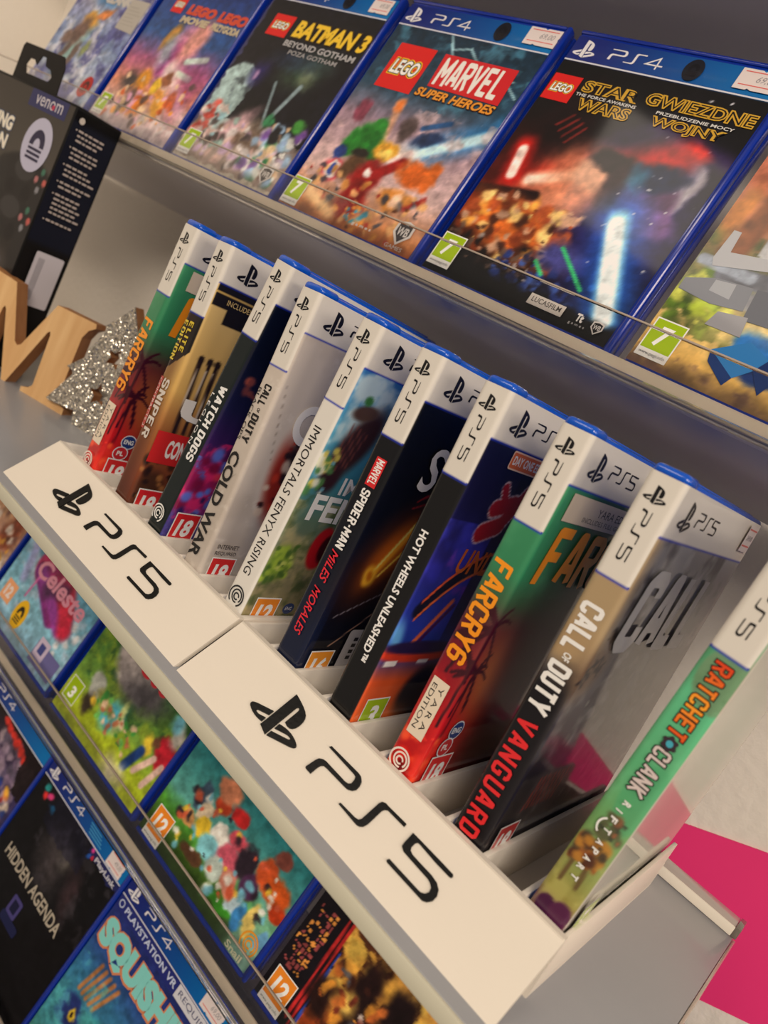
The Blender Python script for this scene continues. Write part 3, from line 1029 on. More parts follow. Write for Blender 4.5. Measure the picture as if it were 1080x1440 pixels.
def hero_marks(sh):
    sh.poly('publisher_label', rrect(5.0, 103.8, 11.0, 117.2), (214, 40, 44))
    blk(sh, 'publisher_label', 'MARVEL', 5.9, 116.4, 11.8, 4.3, (240, 236, 232), 1, .85, .3)
    blk(sh, 'title_lettering', 'SPIDER-MAN', 5.4, 102.2, 29.2, 5.0, (238, 236, 234), 1, .9, .3)
    sh.text('title_lettering', 'MiLES', 5.0, 71.5, 15.5, 4.6, (226, 44, 58), 1, .01, .3)
    sh.text('title_lettering', 'MORALES', 4.8, 53, 24, 4.6, (226, 44, 58), 1, .01, .3)
    sh.text('cover_lettering', 'SPIDER', T5 + 22, 109, 92, 22, (234, 230, 226), 0, .015, .12)
    sh.poly('studio_badge', rrect(T5 + 27, 14, T5 + 39, 35.5, 2), (196, 190, 186))
    for k in range(4):
        sh.poly('studio_badge', rrect(T5 + 32.4, 19 + k * 3.4, T5 + 35.6, 21 + k * 3.4), (44, 42, 44))
    rating(sh, T5 + 5, 3, 16, (238, 150, 40))


case5(5, hero_art, 'navy case with red script lettering on its spine, first on the nearer stand', hero_marks)


def track_art(a):
    a.vgrad([(0, (226, 96, 44)), (34, (222, 88, 40)), (48, (30, 60, 150)), (60, (40, 60, 170)), (90, (44, 40, 120)), (118, (24, 22, 60)), (170, (14, 12, 28))])
    a.clouds(24, (60, 60, 200), 0.45, 0.75, 0.7, 3, (a.t > 44) * (a.t < 112))
    a.clouds(12, (140, 60, 170), 0.6, 0.8, 0.6, 5, (a.t > 60) * (a.t < 110))
    a.mix((a.s > T5 + 40) * sstep(40, 70, a.t) * 0.7, (16, 14, 34))
    for k in range(24):                      # orange looping track
        u0 = k / 24; u1 = (k + 1) / 24
        f = lambda u: (T5 + 10 + 55 * u, 78 + 26 * u - 30 * (u - .5) ** 2 * 1.2)
        a.beam(*f(u0), *f(u1), 3.8, (26, 24, 40), 0.3)
    for k in range(24):
        u0 = k / 24; u1 = (k + 1) / 24
        for dd, cc in ((4.2, (236, 96, 50)), (-4.2, (236, 110, 56))):
            f = lambda u: (T5 + 10 + 55 * u, 78 + dd + 26 * u - 30 * (u - .5) ** 2 * 1.2)
            a.beam(*f(u0), *f(u1), 0.7, cc, 0.5)
    a.beam(T5 + 14, 48, T5 + 34, 74, 1.4, (240, 110, 60), 0.4)
    a.beam(T5 + 17, 47, T5 + 37, 72, 1.2, (70, 20, 80), 0.4)
    a.blob(T5 + 4, 56, 4, 8, (120, 200, 250), 0.7, 20, 0.8)
    a.blob(T5 + 28, 48, 34, 5.0, (216, 62, 34), 0.15)
    a.blob(T5 + 28, 50.5, 30, 3.4, (44, 30, 70), 0.2)
    a.rect(T5 + 4, 41.5, T5 + 13, 44, (240, 232, 226))
    a.rect(T5 + 30, 42.0, T5 + 38, 44.2, (240, 232, 226))
    a.blob(T5 + 44, 24, 16, 17, (30, 28, 40), 0.25)
    a.blob(T5 + 22, 12, 18, 8, (240, 130, 60), 0.8, 0, .7)
    a.mix((a.s < T5 - .2) * 1.0, (18, 17, 18))
    fl = [(28, 108, 41, 113, 4.5), (30, 120, 44, 124, 4), (40, 112, 52, 130, 4), (31, 130, 37, 122, 2.5)]
    for x0, y0, x1, y1, w in fl:
        a.beam(T5 + x0, y0, T5 + x1, y1, w + .8, (220, 190, 190), 0.12)
    for x0, y0, x1, y1, w in fl:
        a.beam(T5 + x0, y0, T5 + x1, y1, w, (164, 24, 34), 0.12)


def track_marks(sh):
    sh.text('title_lettering', 'HOT WHEELS UNLEASHED\u2122', 4.6, 101.8, 62, 4.1, (240, 238, 236), 1, .03)
    sh.poly('edition_label', rrect(T5 + 22.6, 138.2, T5 + 66, 148.0 - 1.4, 1.2), (240, 200, 170))
    sh.poly('edition_label', rrect(T5 + 23.3, 138.9, T5 + 65.3, 148.0 - 2.1, 1.0), (222, 108, 52))
    sh.text('edition_label', 'DAY ONE EDITION', T5 + 25, 140.4, 38, 4.2, (242, 238, 232), 0, .03)
    sh.text('cover_lettering', 'UNLEASHED', T5 + 22, 88, 80, 12, (210, 100, 30), 0, .02, .15)
    rating(sh, T5 + 5, 4, 3, GRN)


case5(6, track_art, 'case with plain black spine and small white capitals above an orange cover corner', track_marks)
case5(7, jungle_art, 'green to red palm-print case with orange lettering, on the nearer stand', jungle_marks)


def war_art(a):
    a.vgrad([(0, (60, 56, 60)), (40, (66, 60, 62)), (75, (88, 82, 84)), (110, (120, 118, 120)), (147, (150, 150, 150)), (170, (150, 150, 150))])
    a.clouds(26, (40, 38, 46), 0.42, 0.66, 0.75, 3, a.s > T5)
    a.clouds(16, (176, 172, 166), 0.52, 0.75, 0.6, 6, a.s > T5)
    a.mix((1 - sstep(T5 - 2, T5 + 14 + 0 * a.t, a.s)) * sstep(88, 104, a.t), (172, 148, 112))
    a.blob(T5 + 6, 92, 14, 10, (120, 96, 74), 0.7, 30)
    a.blob(3, 100, 10, 9, (170, 142, 104), 0.6)
    m = (1 - sstep(T5 - 3, T5 + 3, a.s)) * (1 - sstep(78, 96, a.t + 8 * (fbm(a.s, a.t, 8, 3, 2) - .5)))
    a.mix(m, (20, 17, 20))
    a.mix((1 - sstep(T5 + 2, T5 + 34, a.s)) * (1 - sstep(40, 84, a.t)) * 0.75, (26, 22, 26))
    for cx, cy, w in ((T5 + 10, 108, 3), (T5 + 8, 96, 5), (T5 + 14, 94, 4), (T5 + 5, 90, 4), (T5 + 18, 118, 2)):
        a.beam(cx - w, cy - w * .5, cx + w, cy + w * .6, 0.6, (52, 44, 40), 0.4)
        a.beam(cx - w * .4, cy + w * .8, cx + w * .4, cy - w * .9, 0.8, (52, 44, 40), 0.4)
        a.speckle(10, (cx - w, cy - w, cx + w, cy + w), (0.5, 1.4), [(46, 40, 38), (110, 92, 74)], int(cx + cy))
    for k in range(9):
        a.beam(T5 + 19 + k * 3.4, 29, T5 + 22 + k * 3.4, 44, 0.6, (176, 44, 36), 0.5, 0.8)
    a.speckle(16, (T5 + 24, 60, T5 + 42, 84), (1, 3.4), [(150, 146, 140), (60, 56, 58), (110, 104, 100)], 21)


def war_marks(sh):
    blk(sh, 'title_lettering', 'CALL', 2.2, 116, 19.5, 9.2, (238, 236, 232), 1, 1.0, .28)
    sh.text('title_lettering', 'OF', 5.4, 96.0, 3.2, 3.2, (238, 236, 232), 1, .03)
    blk(sh, 'title_lettering', 'DUTY', 2.2, 91.6, 20.4, 9.2, (238, 236, 232), 1, 1.0, .28)
    for k, ch in enumerate('VANGUARD'):
        blk(sh, 'title_lettering', ch, 2.4, 67.2 - k * 6.55, 4.9, 8.4, (226, 44, 48), 1, .85)
    blk(sh, 'cover_lettering', 'CALL', T5 + 11, 101, 96, 35, (178, 176, 174), 0, 1.0, .22, .1)
    rating(sh, T5 + 4.5, 3.5, 18, (190, 36, 40))
    sh.poly('price_sticker', rrect(T5 + 110, 152.5, T5 + 127, 165.5), (224, 214, 212))
    for y in (155.0, 163.0):
        sh.poly('price_sticker', rrect(T5 + 111, y, T5 + 126, y + 0.8), (214, 96, 90))
    sh.text('price_sticker', '269,00', T5 + 113, 157.8, 11, 2.8, (120, 116, 120))


case5(8, war_art, 'case with tan to black spine, large white capitals above spaced red capitals', war_marks)


def rift_art(a):
    a.vgrad([(0, (110, 60, 110)), (19, (120, 80, 90)), (25, (150, 140, 70)), (40, (140, 154, 84)), (56, (110, 160, 96)), (75, (92, 176, 120)), (110, (96, 190, 140)), (127, (84, 156, 112)), (170, (84, 156, 112))])
    a.blob(11, 119, 9.5, 12, (112, 150, 112), 0.06)
    a.clouds(5, (92, 132, 92), 0.5, 0.75, 0.5, 3, (np.hypot((a.s - 11) / 9.5, (a.t - 119) / 12) < 1))
    a.clouds(12, (126, 200, 150), 0.5, 0.75, 0.5, 5, (a.t > 60) * (a.t < 110))
    a.blob(11, 70, 7, 14, (76, 166, 112), 0.1, 0, .6)
    a.clouds(8, (176, 170, 96), 0.45, 0.7, 0.7, 8, a.t < 48)
    a.blob(5, 18, 3.6, 4.5, (70, 26, 62), 0.15)
    a.blob(11, 19, 4.4, 5, (84, 34, 70), 0.15)
    a.speckle(46, (2, 38, 12, 50), (0.7, 2.2), [(74, 40, 30), (160, 90, 40), (60, 50, 40), (190, 130, 50)], 31)
    a.speckle(26, (5, 52, 13, 60), (0.6, 1.9), [(54, 54, 44), (90, 90, 60), (160, 90, 60)], 32)
    a.beam(4, 38, 4, 30, 0.9, (104, 84, 50), 0.4); a.beam(9.6, 38, 10, 31, 0.9, (104, 84, 50), 0.4)
    a.mix((a.s > T5 + 1) * 0.9, (206, 200, 190))
    a.blob(T5 + 60, 60, 50, 50, (150, 170, 150), 0.5, 0, .6)


def rift_marks(sh):
    def grad(s, t):
        k = np.clip(1 - np.abs(t - 108) / 15, 0, 1)[:, None]
        return np.array([222, 70, 30]) * (1 - k) + np.array([250, 168, 46]) * k
    for body, tp, w, col in (('RATCHET', 124.0, 29.5, grad), ('CLANK', 89.5, 18.5, (214, 200, 196))):
        for bb, cc in ((.6, (26, 18, 20)), (0.0, col)):
            blk(sh, 'title_lettering', body, 4.8, tp, w, 6.2, cc, 1, .8, .5, 0, bb)
    g = []
    for k in range(24):
        r = 2.9 if (k // 2) % 2 else 2.3
        g.append((8 + r * math.cos(k * math.pi / 12), 92.2 + r * math.sin(k * math.pi / 12)))
    sh.poly('title_lettering', g, (56, 44, 52))
    sh.poly('title_lettering', circ(8, 92.2, 1.2), (70, 170, 190))
    for k, (ch, s_, t_) in enumerate(zip('RIFTAPART', (9.2, 8.4, 8.6, 9.0, 9.2, 9.4, 8.8, 8.6, 9.0), (67.5, 63.5, 60.5, 56.0, 51.0, 47.5, 43.6, 39.6, 35.4))):
        sh.text('subtitle_lettering', ch, s_ - 2.4, t_, 1.9 if ch != 'I' else .5, 2.6, (236, 234, 230), 1, .04)
    sh.poly('subtitle_lettering', stroke(arcp(7.6, 55.4, 3.6, 120, 230, 8), 0.7), (236, 236, 232))
    rating(sh, T5 + 5, 4.5, 7, GRN)
    sh.text('notice_lettering', 'PlayStation Studios', T5 + 30, 20, 40, 4, (120, 116, 116))


case5(9, rift_art, 'nearest case, bright green spine with outlined orange lettering, against the stand end wall', rift_marks)


# ------------------------------------------------------------------ tilted acrylic trays
def make_tray(loc, lean, label, s0=-0.0096, s1=-0.0020, lip=0.0158, clear=False):
    r = root('display_tray', loc, (-lean, 0, 0), label, 'tray', 'tilted acrylic trays')
    x0, x1 = -0.80, 0.60
    box('tray_board', (x0, -0.0120, -0.0092), (x1, 0.126, -0.0022), SMOKE if clear else TRAY, r, 0.0005)
    box('front_strip', (x0, -0.0138, s0), (x1, -0.0121, s1), TRAYEDGE, r, 0.0005)
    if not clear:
        box('reflection_streak', (x0, -0.0105, -0.0108), (x1, -0.0050, -0.0094), STREAK, r, 0.0005)  # added bar, stands in for a blurred reflection along the board's underside
    box('front_lip', (x0, -0.0182, -0.0090), (x1, -0.0166, lip), CLEAR, r)
    box('lip_edge', (x0, -0.0183, lip + 0.0001), (x1, -0.0165, lip + 0.0011), LIPEDGE, r, 0.0002)
    box('lip_foot', (x0, -0.0166, -0.0120), (x1, -0.0139, -0.0085), CLEAR, r)
    return r


LU, LA, LB = 0.205, 0.24, 0.233
PU = (0.1002, 0.1885); PA = (0.105, -0.2400); PB = (0.095, -0.4580)
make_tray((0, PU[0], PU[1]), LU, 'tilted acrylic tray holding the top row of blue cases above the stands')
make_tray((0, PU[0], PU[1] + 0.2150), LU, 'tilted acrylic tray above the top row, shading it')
make_tray((0, PA[0], PA[1]), LA, 'tilted acrylic tray directly under the grey shelf', -0.0050, 0.0012, 0.0218, True)
make_tray((0, PB[0], PB[1]), LB, 'lowest tilted acrylic tray at bottom left', -0.0050, 0.0012, 0.0218, True)


# ------------------------------------------------------------------ face-out cases on the trays
def shell4():
    bm = bmesh.new()
    add_box(bm, (0.0004, 0.0006, 0.0003), (0.1346, 0.0068, 0.1697), 0.0015)
    a = mesh_from_bm(bm, 'front_half')
    bm = bmesh.new()
    add_box(bm, (0.0004, 0.0071, 0.0003), (0.1346, 0.0139, 0.1697), 0.0015)
    b = mesh_from_bm(bm, 'back_half')
    bm = bmesh.new()
    add_box(bm, (0.1312, -0.0008, 0.0), (0.1349, 0.0050, 0.1700), 0.0014, 3)
    c = mesh_from_bm(bm, 'opening_edge')
    bm = bmesh.new()
    add_box(bm, (0.0, -0.0003, 0.0), (0.1310, 0.0050, 0.0030), 0.0012, 2)
    d = mesh_from_bm(bm, 'bottom_rim')
    bm = bmesh.new()
    add_box(bm, (0.0, -0.0003, 0.1672), (0.1310, 0.0050, 0.1700), 0.0012, 2)
    e = mesh_from_bm(bm, 'top_rim')
    for m in (a, b, c, d, e):
        m.materials.append(DBLUE)
    return a, b, c, d, e


SHELL4 = shell4()
SN4 = list(np.arange(0.8, 130.6, 1.08))
TN4 = list(np.arange(3.6, 166.9, 1.12))
NAVY = (26, 40, 116); CYAN = (4, 112, 182)


def case4(x, row, art, marks, label, kind='band', group=None, lift=0.0):
    (y0, z0), lean = {'U': (PU, LU), 'A': (PA, LA), 'B': (PB, LB)}[row]
    r = root('game_case', (x, y0, z0 + lift), (-lean, 0, 0), label, 'game case',
             group or {'U': 'face-out cases on the top tray', 'A': 'face-out cases on the tray under the shelf', 'B': 'face-out cases on the lowest tray'}[row])
    for m in SHELL4:
        link(m.name.split('.')[0], m, r)

    def full(a):
        art(a)
        k = 0.70 + 0.6 * fbm(a.s0, a.t0, 5.0, 4, 31)
        a.c = np.clip(a.c * k[:, None], 0, 255)
        if kind == 'band':
            S, T = np.meshgrid(SN4, TN4)
            a.s = S.ravel(); a.t = T.ravel()
            u = np.clip((a.s - 20) / 105, 0, 1)
            g = np.array(NAVY) * (1 - u[:, None]) + np.array(CYAN) * u[:, None]
            m = sstep(149.9, 150.5, a.t)[:, None]
            a.c = a.c * (1 - m) + g * m
    Art.warp = 7.0
    sl = grid_mesh('cover_sheet', SN4, TN4, flat4, -0.35, full, PRINT4, r)
    Art.warp = 0.0
    sh = Sheet(flat4, PRINT4, sl, -0.35)
    if kind == 'band':
        sh.poly('header_line', rrect(0.8, 149.8, 130.2, 150.7), (214, 214, 224))
        mark(sh, 'brand_mark', 4, 3.0, 152.6, 11.6, 7.6, 24.0, 1.6, (226, 224, 228))
    marks(sh)
    sh.build()
    return r


def brick_logo(sh, s, t, w, h):
    sh.poly('publisher_label', rrect(s, t, s + w, t + h), (216, 30, 28))
    sh.text('publisher_label', 'LEGO', s + w * .1, t + h * .3, w * .8, h * .4, (240, 200, 40), bold=.13, shear=.15)
    sh.text('publisher_label', 'LEGO', s + w * .12, t + h * .32, w * .76, h * .36, (20, 18, 18), bold=.085, shear=.15)
    sh.text('publisher_label', 'LEGO', s + w * .14, t + h * .34, w * .72, h * .32, (244, 242, 238), bold=.03, shear=.15)


def shield(sh, s, t, w, h, col=(206, 200, 196), bg=(60, 56, 58)):
    sh.poly('studio_mark', [(s + w * .5, t), (s + w, t + h * .45), (s + w * .97, t + h * .9), (s + w * .5, t + h), (s + w * .03, t + h * .9), (s, t + h * .45)], col)
    sh.poly('studio_mark', [(s + w * .5, t + h * .12), (s + w * .88, t + h * .48), (s + w * .86, t + h * .82), (s + w * .5, t + h * .9), (s + w * .14, t + h * .82), (s + w * .12, t + h * .48)], bg)
    sh.text('studio_mark', 'WB', s + w * .2, t + h * .38, w * .6, h * .34, col, bold=.02)


def space_art(a):
    a.vgrad([(0, (12, 10, 12)), (170, (12, 10, 12))])
    a.mix(sstep(16, 60, a.t) * (1 - sstep(60, 130, a.t)) * (1 - sstep(40, 95, a.s)) * 0.7, (110, 20, 14))
    a.blob(98, 66, 34, 48, (40, 34, 120), 0.8, 10, 0.75)
    a.blob(96, 96, 28, 26, (198, 190, 200), 0.10, 0, 0.9)
    a.blob(86, 100, 30, 26, (26, 18, 52), 0.25, 20, 0.95)
    a.beam(84, 122, 130, 112, 5, (46, 30, 70), 0.8)
    a.blob(112, 114, 7, 4, (236, 60, 56), 0.8)
    a.blob(31, 118, 18, 22, (24, 10, 12), 0.4)
    for k in range(4):
        a.beam(24 + k * 4, 110 - k * 3, 31 + k * 4, 118 - k * 2, 0.8, (150, 40, 34), 0.6, .7)
    a.beam(30, 74, 104, 110, 9, (214, 40, 26), 0.9, 0.8)
    a.beam(30, 74, 84, 96, 4.2, (255, 214, 190), 0.7)
    a.beam(30, 74, 76, 92, 2.4, (255, 244, 232), 0.5)
    a.beam(14, 92, 18, 72, 6, (226, 30, 22), 0.9, .9)
    a.beam(14, 90, 17, 74, 3.2, (255, 226, 216), 0.4)
    a.blob(58, 84, 20, 17, (240, 150, 110), 0.8, 0, .8)
    a.blob(67, 88, 15, 12, (216, 160, 130), 0.35, 0)
    a.blob(72, 98, 16, 7, (34, 24, 26), 0.3, -8)
    a.blob(80, 84, 8, 14, (46, 28, 34), 0.4)
    a.blob(50, 68, 22, 9, (236, 150, 110), 0.8, 10, .8)
    a.beam(0, 60, 40, 66, 3.4, (30, 12, 14), 0.4)
    a.blob(102, 84, 15, 17, (90, 56, 96), 0.3)
    a.blob(100, 96, 16, 8, (20, 34, 66), 0.3)
    a.blob(90, 92, 6, 8, (40, 120, 150), 0.7, 0, .7)
    a.blob(108, 72, 17, 9, (120, 80, 140), 0.4)
    a.blob(38, 44, 34, 15, (226, 110, 40), 0.6, -14)
    a.speckle(120, (4, 26, 76, 64), (1.2, 4.2), [(250, 170, 70), (120, 50, 24), (60, 30, 22), (255, 214, 130), (180, 80, 40), (206, 160, 130)], 41)
    a.speckle(60, (4, 18, 80, 36), (0.8, 2.6), [(30, 22, 22), (90, 70, 60), (150, 140, 140), (20, 16, 18)], 42)
    a.speckle(60, (44, 14, 116, 32), (1, 2.8), [(30, 50, 120), (60, 90, 170), (20, 24, 60)], 43)
    a.blob(78, 38, 14, 9, (70, 70, 140), 0.5)
    a.beam(95, 70, 122, 14, 13, (30, 110, 220), 0.9, 0.7)
    a.beam(95, 68, 121, 16, 6.2, (150, 220, 250), 0.5)
    a.beam(95, 66, 121, 16, 4.6, (240, 250, 252), 0.3)
    a.beam(76, 44, 100, 26, 1.0, (60, 200, 120), 0.7)
    a.beam(66, 32, 74, 26, 1.0, (60, 200, 120), 0.7)
    a.mix((1 - sstep(12, 18, a.t)) * 1.0, (14, 12, 14))
    a.speckle(30, (84, 40, 128, 146), (0.3, 0.6), [(220, 220, 230)], 44)


def outline_text(sh, part, body, s, t, w, h, col=(206, 160, 50), bg=(14, 11, 12), tilt=0.0, shear=0.0):
    sh.text(part, body, s - .6, t - .6, w + 1.2, h + 1.2, col, bold=.06, shear=shear, tilt=tilt)
    sh.text(part, body, s + .1, t + .1, w - .2, h - .2, bg, bold=-0.01, shear=shear, tilt=tilt)


def space_marks(sh):
    brick_logo(sh, 1.8, 123.5, 19.5, 17.0)
    outline_text(sh, 'title_lettering', 'STAR', 25, 133.0, 36, 6.5)
    outline_text(sh, 'title_lettering', 'WARS', 28, 121.8, 34, 6.5)
    sh.text('title_lettering', 'THE FORCE AWAKENS', 23, 129.6, 40, 1.9, (214, 212, 210), bold=.02)
    outline_text(sh, 'title_lettering', 'GWIEZDNE', 66, 134.0, 62, 6.8)
    outline_text(sh, 'title_lettering', 'WOJNY', 76, 121.6, 42, 6.6)
    sh.text('title_lettering', 'PRZEBUDZENIE MOCY', 76, 129.7, 45, 1.9, (214, 212, 210), bold=.02)
    shop_tag(sh, 80, 158.3, 5.6, 6.6, (22, 24, 34), (12, 12, 20))
    price(sh, 105, 153.2, 24, 12, '69,00')
    rating(sh, 2.0, 7.2, 7, GRN)
    sh.poly('studio_mark', rrect(77, 8.6, 100, 14.8), (200, 192, 184))
    sh.text('studio_mark', 'LUCASFILM', 79, 10.6, 19, 3.0, (60, 54, 54), bold=.01)
    sh.text('studio_mark', 'Tt', 108, 10.0, 4.4, 4.6, (222, 218, 214), bold=.05)
    sh.text('studio_mark', 'g a m e s', 105.5, 7.2, 10, 1.5, (200, 196, 192))
    shield(sh, 118, 7.0, 7, 7.6, bg=(20, 18, 20))


def heroes_art(a):
    a.vgrad([(0, (120, 56, 30)), (12, (190, 120, 70)), (40, (214, 180, 176)), (80, (150, 124, 140)), (105, (40, 70, 92)), (150, (22, 44, 62))])
    a.clouds(14, (90, 160, 190), 0.55, 0.75, 0.5, 4, a.t > 96)
    for q in ((52, 150, 60, 140), (60, 140, 74, 143), (74, 143, 86, 134), (56, 144, 66, 132), (90, 120, 120, 128), (110, 130, 128, 118)):
        a.beam(*q, 0.7, (170, 214, 226), 0.7, 0.8)
    a.beam(78, 62, 134, 96, 9, (30, 120, 190), 0.9, 0.8)
    a.beam(74, 60, 134, 94, 3.8, (196, 232, 244), 0.6)
    a.blob(72, 62, 14, 8, (255, 226, 214), 0.9)
    a.clouds(10, (226, 190, 190), 0.5, 0.75, 0.6, 7, (a.t < 96) * (a.t > 30))
    a.beam(48, 96, 54, 60, 3.0, (230, 170, 130), 0.8, .8)
    a.blob(49, 93, 3, 5, (240, 130, 60), 0.6)
    a.blob(40, 66, 13, 13, (36, 120, 40), 0.3); a.blob(28, 60, 8, 10, (40, 128, 44), 0.3)
    a.blob(44, 78, 6, 6, (44, 130, 46), 0.3); a.blob(52, 60, 8, 10, (30, 104, 40), 0.3)
    a.blob(27, 38, 10, 9, (200, 70, 80), 0.3); a.blob(27, 38, 7, 6.4, (226, 214, 214), 0.2); a.blob(27, 38, 4.6, 4.2, (40, 70, 150), 0.2)
    a.blob(24, 52, 5, 6, (36, 60, 130), 0.3)
    a.blob(42, 46, 9, 12, (96, 66, 44), 0.4); a.blob(42, 56, 8, 4, (40, 34, 32), 0.3)
    a.blob(61, 62, 9.5, 8.5, (224, 160, 50), 0.3); a.blob(62, 60, 6, 4, (246, 206, 100), 0.5)
    a.blob(60, 42, 13, 12, (150, 24, 24), 0.3); a.blob(60, 24, 12, 14, (130, 22, 22), 0.35); a.beam(66, 46, 80, 58, 4, (150, 24, 24), 0.4)
    a.blob(58, 45, 3, 3, (246, 240, 236), 0.6)
    a.blob(95, 54, 15, 9, (204, 96, 36), 0.3, -6); a.blob(108, 56, 6, 10, (214, 104, 40), 0.3)
    a.blob(90, 34, 12, 8, (206, 132, 60), 0.4); a.blob(94, 34, 5, 5, (232, 190, 160), 0.4); a.blob(104, 34, 8, 4, (110, 110, 116), 0.4, 30)
    a.blob(88, 78, 12, 4, (40, 56, 92), 0.4, 24); a.beam(78, 84, 96, 92, 2, (40, 80, 130), 0.5)
    a.blob(66, 80, 6, 9, (80, 66, 66), 0.4); a.blob(20, 84, 5, 8, (130, 60, 80), 0.4)
    a.speckle(60, (6, 6, 124, 40), (0.8, 3.4), [(196, 130, 60), (90, 50, 34), (60, 60, 70), (226, 170, 110), (150, 40, 34)], 51)
    a.beam(10, 22, 50, 10, 4, (246, 206, 150), 0.9, .8)
    a.speckle(20, (60, 10, 80, 22), (1, 2.4), [(60, 150, 180), (230, 150, 60)], 52)


def heroes_marks(sh):
    brick_logo(sh, 14.8, 103.0, 34.0, 34.0)
    sh.poly('title_lettering', [(59, 112), (120, 111), (118.5, 136), (57, 136)], (206, 34, 40))
    blk(sh, 'title_lettering', 'MARVEL', 61, 113.6, 54, 20.4, (238, 232, 226), 0, .85, .3)
    sh.text('title_lettering', 'SUPER HEROES', 52.6, 103.4, 68, 7.0, (60, 30, 20), bold=.08, shear=.2)
    sh.text('title_lettering', 'SUPER HEROES', 53, 104, 67, 6.2, (232, 150, 50), bold=.03, shear=.2)
    shop_tag(sh, 88, 158.6, 5.6, 6.6, (22, 24, 34), (12, 12, 20))
    price(sh, 107, 153.8, 24, 12, '69,00')
    rating(sh, 1.6, 4.6, 7, GRN)
    shield(sh, 108, 8, 15, 17)
    sh.text('studio_mark', 'GAMES', 108, 5.0, 15, 2.6, (200, 196, 194))
    sh.text('studio_mark', 'g a m e s', 74, 8.6, 18, 2.2, (220, 214, 208), bold=.03)


def night_art(a):
    a.vgrad([(0, (150, 130, 120)), (30, (170, 150, 140)), (60, (30, 28, 34)), (150, (14, 14, 22))])
    a.blob(22, 62, 26, 30, (170, 196, 196), 0.06)
    a.mix((a.s > 34 + 0.25 * (a.t - 40)) * (a.t > 44) * 0.96, (16, 16, 24))
    a.clouds(16, (20, 20, 30), 0.5, 0.7, 0.6, 5, a.t > 60)
    a.blob(40, 88, 9, 10, (40, 34, 90), 0.8); a.blob(38, 86, 3, 4, (150, 120, 160), 0.7)
    a.blob(86, 98, 22, 14, (60, 84, 60), 0.8, 20, 0.8); a.blob(92, 94, 8, 8, (130, 140, 110), 0.8, 0, .7)
    a.blob(74, 104, 26, 8, (40, 60, 90), 0.8, 0, .6)
    a.blob(68, 52, 26, 14, (22, 22, 24), 0.4, -16)
    a.beam(64, 84, 78, 50, 1.4, (120, 140, 146), 0.5); a.beam(92, 86, 78, 46, 2.2, (130, 150, 156), 0.5)
    a.blob(60, 36, 20, 14, (190, 176, 166), 0.6)
    a.blob(50, 40, 22, 8, (216, 170, 180), 0.7, 50, .8)
    a.blob(78, 36, 14, 14, (120, 100, 86), 0.6)
    a.speckle(120, (4, 10, 122, 46), (1.6, 5), [(190, 160, 190), (226, 216, 214), (120, 96, 80), (150, 180, 170), (70, 60, 60), (206, 170, 160)], 61)
    a.speckle(60, (80, 12, 126, 56), (1.6, 5), [(110, 70, 150), (50, 130, 80), (150, 180, 210), (226, 190, 150), (220, 220, 216)], 62)
    a.speckle(30, (4, 24, 34, 56), (1.6, 4.4), [(206, 90, 80), (150, 190, 200), (226, 200, 190), (180, 60, 50)], 63)
    a.blob(98, 46, 5, 8, (30, 30, 34), 0.3); a.blob(116, 58, 6, 5, (70, 150, 60), 0.5)
    a.mix(1 - sstep(6.2, 7.2, a.t), (196, 186, 172)); a.mix(1 - sstep(2.8, 3.4, a.s), (60, 60, 100))


def night_marks(sh):
    brick_logo(sh, 16.5, 119, 24.5, 18.5)
    sh.text('title_lettering', 'BATMAN 3', 46.5, 120.6, 84, 16.5, (70, 50, 10), bold=.1, shear=.12)
    sh.text('title_lettering', 'BATMAN 3', 47.2, 121.6, 82, 14.5, (238, 196, 50), bold=.045, shear=.12)
    sh.text('subtitle_lettering', 'BEYOND GOTHAM', 45, 113.2, 81, 5.2, (176, 174, 176), bold=.03)
    sh.text('subtitle_lettering', 'POZA GOTHAM', 56, 107.4, 56, 3.8, (160, 158, 160), bold=.02)
    shop_tag(sh, 84, 158.6, 5.6, 6.6, (22, 24, 34), (12, 12, 20))
    price(sh, 108, 153.4, 20, 11.6, '69,00')
    rating(sh, 5.0, 7.0, 7, GRN)
    shield(sh, 110, 9, 13, 14)


